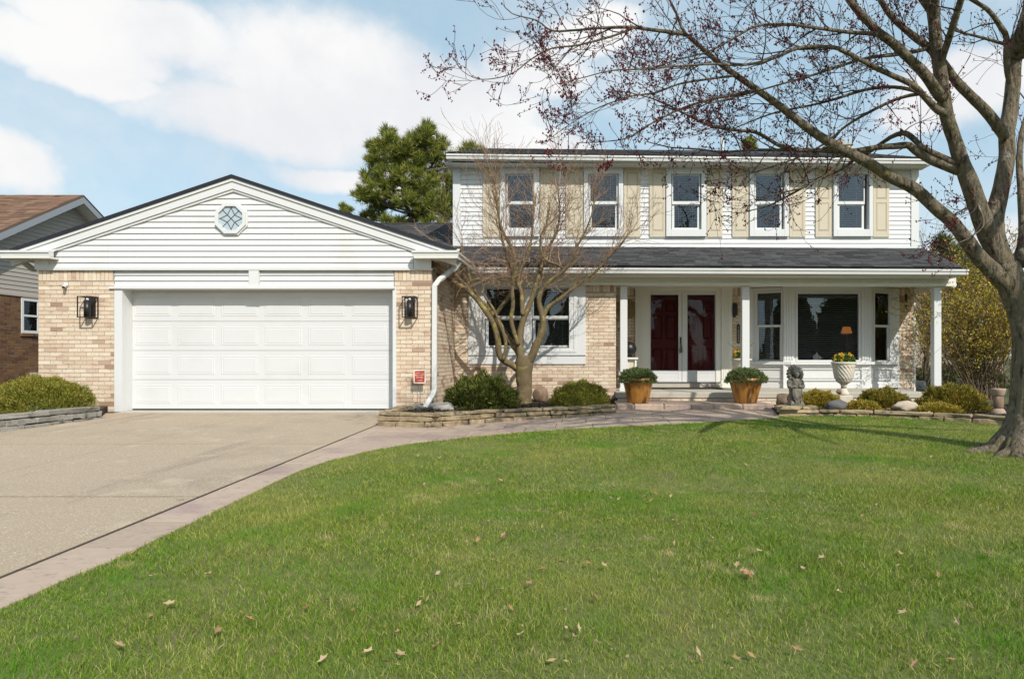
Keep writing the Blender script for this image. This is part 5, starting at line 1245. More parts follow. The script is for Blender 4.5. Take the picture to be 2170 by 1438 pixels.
# ------------------------------------------------------------------ lion holding a shield
def lion():
    Y = 11.42; c = P(1685, 861, Y); z0 = 0.142; k = (861 - 778) * Y / F / 0.78; t = thing('lion_statue', (c.x, Y, z0), 'grey stone lion sitting upright behind a pointed shield', 'statue')
    m = MB()
    def q(x, y, z): return Vector((c.x + x * k, Y + y * k, z0 + z * k))
    def ball(p, r, sc=(1, 1, 1), rot=None): m.ball(q(*p), r * k, 2, sc, rot)
    def tube(ps, rs): m.tube([q(*p) for p in ps], [r * k for r in rs], 10)
    m.box(c.x - .135 * k, c.x + .135 * k, Y - .17 * k, Y + .17 * k, z0 - .003, z0 + .045 * k)
    for s in (-1, 1):
        ball((s * .085, .04, .13), .085, (.8, 1.15, 1.15)); ball((s * .09, -.07, .07), .045, (.9, 1.7, .7)); ball((s * .085, -.02, .22), .06, (.8, 1.1, 1.3))
        ball((s * .115, -.01, .45), .068, (.85, 1, 1.1)); tube([(s * .125, -.02, .44), (s * .135, -.06, .37), (s * .10, -.13, .36), (s * .055, -.15, .385)], [.048, .043, .037, .034]); ball((s * .05, -.155, .385), .036, (1.1, .9, .8))
        for f in (-1, 0, 1): ball((s * .05 + f * .02, -.178, .375), .014)
        ball((s * .055, -.075, .735), .026, (1, .6, 1)); ball((s * .034, -.125, .655), .013); ball((s * .03, -.128, .675), .022, (1.3, .6, .6))
        for f in (-1, 0, 1): ball((s * .09 + f * .018, -.145, .06), .014)
    ball((0, .03, .30), .12, (.95, .95, 1.8)); ball((0, -.02, .42), .11, (1.05, .8, 1.1)); ball((0, .06, .16), .12, (1.1, 1.1, 1))
    ball((0, -.04, .655), .088, (.95, 1.0, 1.05)); ball((0, -.125, .615), .047, (1.05, .8, .8)); ball((0, -.155, .628), .020, (1.3, .7, .8)); ball((0, -.125, .58), .033, (.95, .8, .7)); ball((0, -.115, .66), .026, (.8, .8, 1.7))
    rr = random.Random(4)
    for ring, (zr, n, yy, r0) in enumerate(((.0, 15, -.035, .115), (.0, 17, .015, .13), (0, 14, .06, .11))):
        for i in range(n):
            a = 2 * math.pi * i / n + ring * .2; ball((math.cos(a) * r0 * 1.02, yy + rr.uniform(-.01, .01), .625 + math.sin(a) * r0 * 1.18), .036, (.8, .9, 1.25), Matrix.Rotation(-a + math.pi / 2, 3, 'Y'))
    for i in range(18): ball((rr.uniform(-.085, .085), -.075 + rr.uniform(-.02, .02), .49 + rr.uniform(-.05, .04)), .028, (.8, .9, 1.7))
    for i in range(22): ball((rr.uniform(-.11, .11), .07 + rr.uniform(-.03, .03), .48 + rr.uniform(-.10, .15)), .034, (.8, .9, 1.7))
    tube([(.05, .12, .08), (.12, .13, .07), (.145, .05, .07)], [.022, .02, .026])
    o = m.build('body', M['statue'], t)
    rm = o.modifiers.new('remesh', 'REMESH'); rm.mode = 'VOXEL'; rm.voxel_size = .0075; rm.use_smooth_shade = True
    sm = o.modifiers.new('smooth', 'SMOOTH'); sm.factor = .5; sm.iterations = 2
    # shield: domed plate with a raised rim, pointed foot
    out = [(-.085, .355), (-.05, .385), (0, .375), (.05, .385), (.085, .355), (.098, .28), (.09, .20), (.06, .12), (.025, .06), (0, .045), (-.025, .06), (-.06, .12), (-.09, .20), (-.098, .28)]
    vs = []; n = len(out)
    for sc, y in ((1, -.13), (1, -.152), (.86, -.158), (.84, -.148), (.5, -.168)):
        vs += [q(x * sc, y, .23 + (z - .23) * sc) for x, z in out]
    fs = [tuple(range(n))] + [(r * n + i, r * n + (i + 1) % n, (r + 1) * n + (i + 1) % n, (r + 1) * n + i) for r in range(4) for i in range(n)] + [tuple(range(5 * n - 1, 4 * n - 1, -1))]
    MB().add(vs, fs).build('shield', M['statue'], t)
    m2 = MB().box(c.x - .04 * k, c.x + .04 * k, Y - .165 * k, Y - .12 * k, z0 + .044 * k, z0 + .10 * k); m2.build('shield_foot', M['statue'], t)
lion()

# ------------------------------------------------------------------ trees
def smooth_path(pts, rad, step):
    """Catmull-Rom through the points"""
    P_ = [Vector(p) for p in pts]; out = []; ro = []
    for i in range(len(P_) - 1):
        a = P_[max(i - 1, 0)]; b = P_[i]; c = P_[i + 1]; d = P_[min(i + 2, len(P_) - 1)]; n = max(1, int((c - b).length / step))
        for k in range(n):
            t = k / n; out.append(0.5 * ((2 * b) + (c - a) * t + (2 * a - 5 * b + 4 * c - d) * t * t + (3 * b - a - 3 * c + d) * t ** 3)); ro.append(rad[i] + (rad[i + 1] - rad[i]) * t)
    out.append(P_[-1]); ro.append(rad[-1]); return out, ro
class Twigs:
    """random side shoots, kept as tubes in one mesh, with the shoot tips remembered for buds"""
    def __init__(self, seed): self.m = MB(); self.r = random.Random(seed); self.tips = []; self.nodes = []
    def grow(self, p, d, L, r, lvl, trop, kids, rmin, wob=0.25, seg=5, spread=(25, 65), upend=0.0):
        rr = self.r; n = seg; pts = [p.copy()]; d = d.normalized(); rad = [r]
        for i in range(n):
            d = (d + Vector((rr.gauss(0, wob), rr.gauss(0, wob), rr.gauss(0, wob) + trop + upend * i / n))).normalized(); p = p + d * (L / n); pts.append(p.copy()); rad.append(max(rmin, r * (1 - 0.75 * (i + 1) / n)))
        self.m.tube(pts, rad, 4 if r > .006 else 3, cap=False)
        self.nodes += [(q, lvl) for q in pts[2:]]
        if lvl == 0: self.tips.append((pts[-1], d)); return
        k = kids[lvl - 1]; k = k if isinstance(k, int) else rr.randint(*k)
        for j in range(k):
            i = rr.randint(max(1, n // 3), n); q = pts[i]; t = (pts[i] - pts[i - 1]).normalized(); o = t.orthogonal().normalized(); o = Matrix.Rotation(rr.uniform(0, 6.283), 3, t) @ o; a = math.radians(rr.uniform(*spread))
            self.grow(q, t * math.cos(a) + o * math.sin(a), L * rr.uniform(.4, .75), max(rmin, rad[i] * .7), lvl - 1, trop, kids, rmin, wob, max(3, seg - 1), spread, upend)
        self.tips.append((pts[-1], d))
def bud_mesh(name, pts, size, mat, parent, per=3, seed=1, spread=1.0):
    g = np.random.default_rng(seed); c = np.repeat(np.array([tuple(p) for p in pts]), per, 0); n = len(c)
    c = c + g.normal(0, size * spread, (n, 3)); o = np.array([[1, 0, 0], [-1, 0, 0], [0, 1, 0], [0, -1, 0], [0, 0, 1.4], [0, 0, -1.2]]); s = size * g.uniform(.5, 1.1, n)
    v = (c[:, None, :] + o[None] * s[:, None, None]).reshape(-1, 3)
    f = np.array([[0, 2, 4], [2, 1, 4], [1, 3, 4], [3, 0, 4], [2, 0, 5], [1, 2, 5], [3, 1, 5], [0, 3, 5]]); f = (f[None] + (np.arange(n) * 6)[:, None, None]).reshape(-1, 3)
    return np_mesh(name, v, f, mat, parent)

def maple():
    Y0 = 7.53
    base = G(2150, 955); t = thing('maple_tree', base, 'big bare maple with red buds leaning over the lawn on the right', 'tree')
    def L(px, ys=None, y0=Y0):
        """(x, y, width) in photo pixels, optional distance ramp"""
        n = len(px); a, b = (y0, y0) if ys is None else ys; pts = []; rad = []
        for i, (x, y, w) in enumerate(px):
            Yd = a + (b - a) * i / (n - 1); pts.append(P(x, y, Yd)); rad.append(w / 2 * .94 * Yd / F)
        return pts, rad
    trunk, tr = L([(2178, 972, 140), (2178, 950, 120), (2183, 915, 102), (2187, 870, 92), (2188, 800, 84), (2186, 720, 78), (2170, 655, 70), (2146, 605, 62), (2130, 560, 54)])
    p, r = smooth_path(trunk, tr, .06); m = MB(); m.tube(p, r, 28)
    # buttressed foot and roots, bark ridges from displacement of the ring
    o_v = []
    zb = base.z
    for i, v in enumerate(m.v):
        q = Vector(v); ring = i // 28; c = p[min(ring, len(p) - 1)]; d = q - c; h = q.z - zb; an = math.atan2(d.y, d.x)
        fl = 1 + 0.22 * max(0, 1 - h / .55) ** 2 * (1 + math.sin(an * 5 + 1.0)) + .05 * mnoise.noise(Vector((an * 3.2, h * 1.6, 2))) + .035 * mnoise.noise(Vector((an * 9, h * 3.5, 5)))
        o_v.append(tuple(c + d * fl))
    m.v = o_v
    m.build('trunk', M['bark'], t, True)
    ro = MB(); rr = random.Random(3)
    for a, l in ((3.05, .55), (3.6, .42), (4.2, .35), (2.4, .4), (4.9, .4), (5.6, .5)):
        c = Vector((trunk[1].x, trunk[1].y, 0)); e = [c + Vector((math.cos(a) * d_, math.sin(a) * d_, 0)) for d_ in (.22, .32, .32 + l * .45, .32 + l * .8)]; hs = (.12, .03, .0, -.05); rs = (.10, .07, .045, .025)
        ro.tube(*smooth_path([Vector((q.x, q.y, gz(q.x, q.y) + h)) for q, h in zip(e, hs)], rs, .08), 10)
    ro.build('root', M['bark'], t, True)
    limbs = [
        # (points, start/end distance, twig density, dark twigs)
        ([(2132, 575, 56), (2112, 520, 46), (2106, 480, 42), (2112, 440, 38), (2124, 388, 35), (2134, 330, 34), (2133, 280, 34), (2140, 240, 33), (2147, 175, 31), (2152, 112, 28), (2163, 70, 25), (2180, 10, 22), (2200, -90, 18), (2225, -220, 13), (2235, -340, 8)], (7.53, 7.9), .5),
        ([(2128, 560, 50), (2094, 496, 44), (2073, 440, 41), (2055, 388, 39), (2038, 345, 34), (2023, 297, 31), (2010, 259, 30), (2003, 228, 30), (1997, 185, 30), (1991, 142, 29), (1984, 99, 28), (1980, 47, 27), (1974, 0, 25), (1960, -100, 20), (1950, -220, 14), (1925, -340, 8)], (7.53, 7.1), .5),
        ([(2140, 610, 44), (2116, 586, 40), (2073, 543, 34), (2051, 513, 33), (2017, 470, 29), (1982, 440, 28), (1939, 401, 27), (1888, 375, 25), (1840, 345, 24), (1793, 321, 22), (1758, 302, 21), (1724, 280, 20), (1689, 254, 18), (1646, 220, 16), (1603, 190, 14.5), (1560, 160, 13), (1527, 136, 11.5), (1488, 103, 10), (1455, 75, 9.5), (1433, 70, 8.5), (1377, 63, 8), (1335, 58, 7), (1266, 60, 6), (1224, 64, 5), (1169, 65, 4.2), (1138, 44, 3), (1085, 29, 2.4), (1063, 6, 1.8)], (7.53, 6.7), 1.0),
        ([(1345, 59, 5.5), (1294, 78, 5), (1224, 96, 4.2), (1169, 103, 3.6), (1127, 125, 3), (1085, 156, 2.6), (1035, 168, 2.1), (1002, 164, 1.8), (974, 145, 1.5), (962, 122, 1.2)], (6.89, 6.6), 1.0),
        ([(1455, 75, 8), (1444, 58, 7), (1433, 28, 6), (1419, 0, 5), (1400, -50, 4), (1370, -110, 3)], (6.95, 6.9), 1.0),
        ([(2032, 362, 22), (1974, 340, 19), (1939, 319, 17), (1926, 308, 16), (1895, 310, 14), (1862, 312, 13), (1801, 321, 12), (1741, 319, 11), (1690, 318, 10), (1655, 310, 9), (1632, 297, 8.5), (1600, 280, 8), (1560, 276, 7), (1505, 266, 6), (1460, 246, 5), (1405, 218, 3.6), (1350, 200, 2.6), (1290, 190, 1.8)], (7.45, 7.9), 1.0),
        ([(1690, 318, 8), (1640, 318, 7), (1590, 318, 6), (1530, 322, 5), (1480, 316, 4), (1420, 312, 3), (1370, 300, 2)], (7.66, 8.1), .8),
        ([(2024, 346, 16), (1965, 319, 14), (1948, 306, 13), (1930, 289, 13), (1913, 282, 12), (1887, 291, 10), (1862, 308, 9), (1819, 332, 8), (1784, 358, 7), (1732, 381, 5.5), (1672, 414, 4.5), (1625, 437, 3), (1580, 448, 2)], (7.42, 8.4), .9),
        ([(1998, 205, 26), (1991, 203, 25), (1961, 159, 23), (1931, 129, 21), (1896, 95, 20), (1862, 69, 18), (1836, 43, 17), (1806, 9, 15), (1770, -40, 12), (1720, -90, 9), (1660, -150, 6)], (7.2, 6.6), .8),
        ([(2132, 292, 26), (2094, 241, 23), (2056, 203, 22), (2026, 172, 20), (1991, 125, 19), (1965, 99, 17), (1926, 69, 15), (1888, 34, 13), (1866, 0, 12), (1840, -50, 9), (1800, -120, 6)], (7.6, 7.0), .7),
        ([(2004, 240, 18), (1987, 233, 17), (1961, 207, 14), (1935, 181, 13), (1888, 159, 11.5), (1853, 142, 10.5), (1819, 125, 10), (1776, 103, 9), (1732, 99, 8), (1689, 103, 7.5), (1646, 121, 7), (1603, 134, 6.5), (1560, 138, 6), (1516, 136, 5), (1455, 139, 4.5), (1349, 147, 3.6), (1294, 150, 3), (1238, 164, 2.2), (1182, 178, 1.6)], (7.15, 6.2), 1.1),
        ([(1966, 212, 9), (1948, 196, 9), (1896, 185, 8), (1836, 190, 7), (1767, 211, 6), (1715, 224, 5), (1646, 238, 4), (1580, 262, 3), (1520, 290, 2)], (7.045, 7.7), .9),
        ([(1952, 199, 8), (1925, 203, 8), (1888, 215, 7), (1836, 241, 6.5), (1793, 267, 5.5), (1750, 302, 4.5), (1700, 330, 4), (1640, 352, 3), (1570, 372, 2.2), (1500, 384, 1.6)], (7.02, 8.0), .9),
        ([(1858, 72, 10), (1801, 69, 8.5), (1732, 60, 7.5), (1668, 52, 6.5), (1603, 56, 5.5), (1560, 78, 5), (1500, 110, 4), (1430, 128, 3), (1370, 150, 2)], (6.85, 6.4), 1.1),
        ([(1968, 102, 9), (1940, 109, 9), (1896, 116, 9), (1840, 123, 7), (1780, 140, 6), (1720, 160, 5), (1650, 180, 4), (1580, 200, 3), (1500, 220, 2)], (7.3, 6.7), 1.0),
        ([(2147, 190, 14), (2137, 160, 14), (2133, 120, 14), (2133, 80, 13), (2120, 56, 12), (2094, 22, 10), (2056, -2, 8), (2010, -30, 6)], (7.74, 7.3), .7),
        ([(2160, 560, 34), (2172, 500, 28), (2164, 400, 16), (2160, 340, 14), (2166, 280, 12), (2185, 220, 9)], (7.5, 8.0), .6),
        ([(1603, 190, 8), (1560, 200, 6.5), (1500, 212, 5.5), (1440, 232, 4.8), (1380, 262, 4), (1330, 292, 3), (1280, 300, 2.2), (1225, 303, 1.6)], (7.1, 6.6), 1.0),
        ([(1560, 160, 6), (1500, 168, 5), (1440, 178, 4.5), (1390, 196, 4), (1330, 206, 3.2), (1260, 232, 2.6), (1210, 262, 2), (1170, 290, 1.5)], (7.07, 6.5), 1.0),
        ([(1793, 321, 8), (1772, 352, 6), (1750, 372, 5), (1700, 398, 4), (1650, 410, 3), (1600, 424, 2)], (7.25, 7.5), .7),
        ([(1974, 30, 14), (1930, -30, 12), (1860, -90, 9), (1770, -130, 7), (1660, -160, 5), (1540, -170, 3)], (7.2, 6.3), .9),
        ([(2055, 400, 7), (2085, 470, 4), (2060, 500, 2.5), (2030, 515, 1.6)], (7.44, 7.1), 1.0),
        ([(2110, 430, 6), (2070, 432, 4.5), (2040, 445, 3.5), (2000, 470, 2.4)], (7.5, 7.9), 1.2),
        ([(2150, 100, 9), (2080, 80, 6), (2040, 70, 5), (2005, 60, 3)], (7.79, 7.9), 1.0),
    ]
    A_ = P(2152, 112, 7.74); B_ = P(1991, 142, 7.27); A2 = P(2180, 10, 7.8); B2 = P(1980, 47, 7.21)
    crown = [([A_, A_ + Vector((-.1, -.9, .55)), (4.5, 5.9, 5.35), (4.0, 4.9, 5.7), (3.3, 3.9, 5.8)], .075), ([B_, (3.8, 6.5, 4.9), (3.3, 5.6, 5.3), (2.6, 4.6, 5.5), (2.0, 3.6, 5.4)], .04),  # unseen limbs above the view, placed and thickened to throw shadows on the lawn
             ([A2, (5.4, 7.0, 5.9), (5.9, 6.1, 6.3), (6.3, 5.0, 6.6), (6.5, 3.9, 6.6)], .07), ([B2, (3.4, 6.4, 5.6), (2.6, 5.7, 6.1), (1.6, 5.0, 6.3), (.5, 4.4, 6.3)], .045),
             ([A2, (5.1, 6.9, 6.2), (4.9, 5.8, 6.9), (4.4, 4.7, 7.3)], .06), ([A_, (5.6, 7.2, 4.95), (6.4, 6.4, 5.4), (7.2, 5.5, 5.7), (7.9, 4.7, 5.8)], .075),
             ([(4.0, 4.9, 5.7), (3.9, 4.3, 5.6), (4.3, 3.5, 5.5)], .04), ([(3.3, 5.6, 5.3), (2.9, 5.3, 5.0), (2.3, 5.2, 4.75), (1.6, 4.9, 4.6)], .04), ([(4.5, 5.9, 5.35), (5.1, 5.2, 5.3), (5.7, 4.5, 5.2)], .045),
             ([A_, (5.1, 6.9, 4.98), (5.6, 6.0, 4.85), (6.2, 5.1, 4.6), (6.6, 4.3, 4.3)], .13), ([(5.6, 6.0, 4.85), (4.8, 5.2, 4.6), (4.2, 4.5, 4.3)], .10), ([(6.2, 5.1, 4.6), (7.2, 4.9, 4.5), (8.2, 4.6, 4.4)], .08), ([(5.2, 5.6, 4.72), (4.2, 5.5, 4.7), (3.2, 5.2, 4.6), (2.4, 4.8, 4.5)], .075), ([(6.0, 5.4, 4.68), (5.6, 4.6, 4.3), (5.5, 3.9, 3.9)], .07)]
    limbs += [([Vector(p) for p in pts], r0, 1.1) for pts, r0 in crown]
    tw = Twigs(77); buds = []
    for li, (px, ys, dens) in enumerate(limbs):
        if isinstance(ys, float): pts, rad = px, [ys * (1 - .65 * k / (len(px) - 1)) for k in range(len(px))]
        else: pts, rad = L(px, ys)
        q, r = smooth_path(pts, rad, .05)
        lm = MB(); lm.tube(q, [a * (1 + .08 * mnoise.noise(Vector((i * .35, li, 0)))) for i, a in enumerate(r)], 12 if rad[0] > .04 else 7)
        lm.build('limb' if rad[0] > .03 else 'branch', M['bark'], t, True)
        # shoots along the thinner part
        acc = 0.0
        for i in range(1, len(q)):
            acc += (q[i] - q[i - 1]).length
            if r[i] > .052: continue
            step = (.145 if r[i] < .03 else .30) / dens
            if acc > step:
                acc = 0; tan = (q[i] - q[i - 1]).normalized(); rr = tw.r
                d = tan * rr.uniform(.15, .9) + Vector((rr.gauss(-.15, .45), rr.gauss(0, .5), rr.gauss(.12, .55)))
                L_ = rr.uniform(.35, 1.0) * (.45 + min(.65, r[i] * 26) if r[i] < .03 else .75)
                tw.grow(q[i], d, L_, min(.0085, r[i] * .6), 2, .0, [(2, 3), (3, 5)], .0026, .16, 6, (20, 55), .22)
        tw.tips.append((q[-1], (q[-1] - q[-2]).normalized()))
    tw.m.build('twig', M['twig'], t)
    rr = tw.r; near = [p for p, d in tw.tips if rr.random() < .9] + [p for p, l in tw.nodes if l == 0 and rr.random() < .45] + [p for p, l in tw.nodes if l == 1 and rr.random() < .12]
    bud_mesh('bud', near, .0092, M['bud'], t, 2, 5, 1.0)
    cl = [p for p, l in tw.nodes if l >= 1 and rr.random() < .02]
    bud_mesh('blossom', cl, .011, M['bud'], t, 14, 6, 2.0)
maple()

def small_tree():
    Y0 = 12.6; base = P(1110, 853, Y0); base.z = .085
    t = thing('ornamental_tree', base, 'bare multi stemmed ornamental tree with coppery twigs before the twin window', 'tree')
    def L(px, a=Y0, b=Y0):
        n = len(px); return [P(x, y, a + (b - a) * i / (n - 1)) for i, (x, y, w) in enumerate(px)], [w / 2 * Y0 / F for _, _, w in px]
    tp, tr = L([(1110, 862, 42), (1110, 845, 34), (1111, 815, 33), (1110, 790, 36), (1111, 770, 40), (1113, 752, 34)])
    q, r = smooth_path(tp, tr, .05); MB().tube(q, [a * (1 + .12 * mnoise.noise(Vector((i * .6, 0, 3)))) for i, a in enumerate(r)], 14).build('trunk', M['smallbark'], t, True)
    limbs = [
        ([(1100, 782, 17), (1084, 772, 15), (1066, 762, 14), (1057, 746, 13), (1055, 720, 13), (1047, 688, 12.5), (1030, 660, 11.5), (1012, 636, 10), (994, 617, 9), (975, 604, 7), (950, 592, 6), (925, 580, 5)], 12.6, 12.2),
        ([(1106, 760, 15), (1095, 742, 13), (1078, 718, 13), (1063, 695, 12), (1049, 670, 11), (1030, 648, 9), (1015, 632, 7), (1000, 600, 6), (990, 570, 5), (978, 520, 4)], 12.6, 12.8),
        ([(1049, 670, 9), (1060, 652, 8), (1076, 632, 8), (1087, 609, 7.5), (1084, 580, 7), (1076, 552, 6), (1068, 520, 5), (1058, 470, 4), (1050, 420, 3)], 12.65, 12.4),
        ([(1105, 760, 17), (1101, 735, 16), (1102, 709, 14), (1108, 680, 13), (1118, 655, 12), (1128, 630, 11), (1136, 605, 10), (1144, 578, 9), (1150, 548, 8), (1166, 518, 6.5), (1180, 490, 5), (1186, 450, 4), (1182, 400, 3)], 12.55, 12.9),
        ([(1098, 730, 10), (1088, 700, 9), (1083, 675, 9), (1087, 646, 8.5), (1085, 611, 8.5), (1090, 580, 8), (1092, 548, 7), (1082, 520, 6), (1070, 500, 5.5), (1058, 466, 5), (1053, 420, 4), (1045, 380, 3)], 12.5, 12.1),
        ([(1108, 668, 10), (1106, 645, 9.5), (1105, 619, 9), (1098, 597, 8), (1104, 570, 7), (1118, 540, 6), (1126, 505, 5), (1130, 460, 4), (1136, 410, 3)], 12.6, 13.0),
        ([(1118, 768, 19), (1128, 752, 18), (1139, 725, 17), (1150, 699, 15), (1150, 675, 13), (1144, 650, 11), (1142, 633, 10), (1150, 612, 9), (1172, 590, 8), (1196, 572, 7), (1212, 548, 6), (1224, 520, 5), (1240, 490, 4), (1255, 450, 3), (1262, 400, 2.4)], 12.55, 12.2),
        ([(1150, 672, 10), (1163, 650, 9), (1190, 630, 8.5), (1216, 609, 8), (1245, 588, 6.5), (1268, 570, 5), (1290, 545, 4), (1315, 520, 3), (1335, 490, 2)], 12.5, 12.4),
        ([(1200, 572, 6), (1180, 560, 5.5), (1165, 555, 5), (1150, 540, 4.5), (1145, 505, 4), (1160, 470, 3), (1165, 430, 2.4)], 12.4, 12.6),
        ([(1066, 762, 8), (1072, 735, 7), (1068, 710, 7), (1060, 690, 6), (1046, 655, 5), (1020, 618, 4.5)], 12.45, 12.3),
    ]
    tw = Twigs(5)
    for li, (px, a, b) in enumerate(limbs):
        pts, rad = L(px, a, b); q, r = smooth_path(pts, rad, .05)
        MB().tube(q, [w * (1 + .14 * mnoise.noise(Vector((i * .5, li, 0)))) for i, w in enumerate(r)], 9).build('limb', M['smallbark'], t, True)
        acc = 0
        for i in range(1, len(q)):
            acc += (q[i] - q[i - 1]).length
            if q[i].z < Z(625, Y0): continue
            if acc > .055:
                acc = 0; rr = tw.r; tan = (q[i] - q[i - 1]).normalized(); out = Vector((q[i].x - base.x, q[i].y - base.y, 0)); out = out.normalized() if out.length > .05 else Vector((1, 0, 0))
                low = q[i].z < Z(570, Y0)
                d = tan * rr.uniform(.2, .9) + out * rr.uniform(0, .7 if not low else 1.1) + Vector((rr.gauss(0, .35), rr.gauss(0, .4), rr.uniform(.0 if low else .3, .6 if low else 1.1)))
                tw.grow(q[i], d, rr.uniform(.35, 1.0) * (.7 if low else 1), min(.009, r[i] * .6), 2, .03, [(3, 4), (3, 5)], .0025, .18, 6, (16, 44), .16)
    # drooping curtain of fine shoots round the lower rim of the crown
    for k in range(60):
        rr = tw.r; a = rr.uniform(0, 6.283); rad_ = rr.uniform(.35, 1.0); p = base + Vector((math.cos(a) * rad_ * 1.05, math.sin(a) * rad_ * .8, 0)); p.z = Z(rr.uniform(540, 605), Y0)
        d = Vector((math.cos(a), math.sin(a) * .7, rr.uniform(-.25, .4))); tw.grow(p - d * .2, d, rr.uniform(.3, .7), .007, 2, -.01, [(2, 3), (3, 4)], .0025, .22, 5, (20, 60), .1)
    tw.m.build('twig', M['redtwig'], t)
small_tree()

def bare_tree(name, base, h, label, seed, mat='browntwig', spread=.35, n=5, twr=.006, kids=((2, 4), (3, 4), (2, 4)), lvl=3, ang=(15, 40)):
    t = thing(name, base, label, 'tree'); tw = Twigs(seed); b = Vector(base)
    top = b + Vector((tw.r.gauss(0, .1), 0, h * .62)); MB().tube([b - Vector((0, 0, .1)), b + (top - b) * .5 + Vector((.03, 0, 0)), top], [h * .013, h * .010, h * .006], 8).build('trunk', M[mat], t, True)
    for k in range(n * 3):
        f = tw.r.uniform(.25, 1.0); a = tw.r.uniform(0, 6.283); p = b + (top - b) * f; d = Vector((math.cos(a) * spread, math.sin(a) * spread, 1.0)); tw.grow(p, d, h * .38 * (1.15 - f * .45), h * .005, lvl, .03, list(kids), twr * .5, .10, 5, ang)
    tw.m.build('twig', M[mat], t); return t

# ------------------------------------------------------------------ pines and other plants behind the house
def tufts(cs, ds, ln, wd, per, g):
    n = len(cs); c = np.repeat(cs, per, 0); d = np.repeat(ds, per, 0); dd = unit(d + g.normal(0, .55, (n * per, 3))); w = unit(np.cross(dd, g.normal(0, 1, (n * per, 3))))
    L = ln * g.uniform(.6, 1.15, n * per); return leaf_quads(c + dd * (L * .5)[:, None], dd, w, L, np.full(n * per, wd))
def pine(name, lobes, Y, trunk_px, label, seed, mat='pine', dens=1.0, ln=.36, wd=.020, bark='bark'):
    g = np.random.default_rng(seed); s = Y / F; b = P(trunk_px[0], 0, Y); b.z = 0; t = thing(name, b, label, 'tree')
    top = P(trunk_px[1], trunk_px[2], Y); tm = MB().tube([b, b + (top - b) * .5 + Vector((.1, 0, 0)), top], [.22, .15, .04], 10); tm.build('trunk', M[bark], t, True)
    cs = []; ds = []; br = MB()
    for (px, py, r) in lobes:
        c = P(px, py, Y + g.uniform(-1.2, 1.2)); R_ = r * s; n = int(26 * dens * (r / 30) ** 2) + 8
        d = unit(g.normal(0, 1, (n, 3))); d[:, 2] = d[:, 2] * .8 + .1; p = np.array(tuple(c)) + d * (R_ * g.uniform(.35, 1.0, n) ** .6)[:, None]
        cs.append(p); ds.append(unit(d * .55 + np.array([0, 0, .9]) + g.normal(0, .25, (n, 3))))
        z = max(.2, min(.97, (c.z - R_ * .8 - b.z) / (top.z - b.z))); a = b + (top - b) * z; br.tube([a, (a + c) / 2 + Vector((0, 0, -.15)), c], [.06, .045, .02], 6)
        for k in range(4): q = p[int(g.integers(0, n))]; br.tube([c, Vector(q)], [.022, .012], 4)
    br.build('branch', M[bark], t)
    v, f = tufts(np.concatenate(cs), np.concatenate(ds), ln, wd, 40, g); np_mesh('crown', v, f, M[mat], t); return t
pine('pine_tree', [(906, 278, 16), (904, 296, 22), (886, 300, 16), (925, 308, 22), (936, 330, 24), (900, 325, 28), (822, 285, 14), (820, 303, 20), (806, 322, 20), (838, 320, 24), (862, 318, 20), (790, 312, 8), (870, 345, 30), (835, 350, 30), (800, 350, 22), (905, 360, 32), (940, 370, 26), (786, 345, 8),
      (862, 378, 26), (820, 378, 28), (790, 378, 18), (783, 390, 12), (900, 392, 26), (938, 402, 28), (770, 408, 10), (758, 416, 9), (775, 425, 14), (832, 405, 26), (802, 412, 20), (810, 437, 22), (880, 408, 22), (890, 430, 26), (925, 435, 26), (950, 430, 20), (860, 425, 18), (840, 440, 14), (795, 455, 18), (780, 465, 12), (872, 450, 16), (875, 468, 14), (905, 455, 20), (940, 462, 24), (915, 480, 20), (820, 475, 12), (850, 478, 12), (985, 380, 30), (990, 430, 34), (1000, 330, 24)], 26, (895, 900, 285),
     'tall bushy green pine rising behind the garage roof', 41, dens=1.25)
pine('small_pine', [(727, 440, 5), (730, 452, 6), (742, 447, 4), (736, 462, 8), (745, 470, 9)], 27, (735, 732, 440), 'pine tip just showing over the right garage roof slope', 42, ln=.25)
pine('small_pine', [(1590, 298, 6), (1584, 306, 8), (1598, 308, 8), (1591, 318, 12)], 34, (1590, 1590, 296), 'pine tip peeping over the main roof ridge', 43, ln=.3)
pine('spruce_tree', [(2000, 512, 8), (2001, 528, 13), (1992, 545, 15), (2010, 548, 16), (2030, 545, 20), (2045, 560, 24), (2022, 570, 26), (2060, 575, 26), (2078, 590, 24), (1998, 575, 18), (2050, 600, 30), (2090, 620, 26), (2020, 610, 26)], 24, (2030, 2003, 508), 'dark evergreen behind the right end of the porch roof', 44, 'far_green', 1.2)
bare_tree('bare_tree', (X(1965, 27), 27, 0), 6.3, 'thin bare tree rising behind the right house corner', 51, spread=.22, twr=.008)
bare_tree('bare_sapling', (X(1957, 17.6), 17.6, -.05), 3.6, 'bare young tree seen between the brick corner and the right porch post', 52, spread=.5, twr=.007)
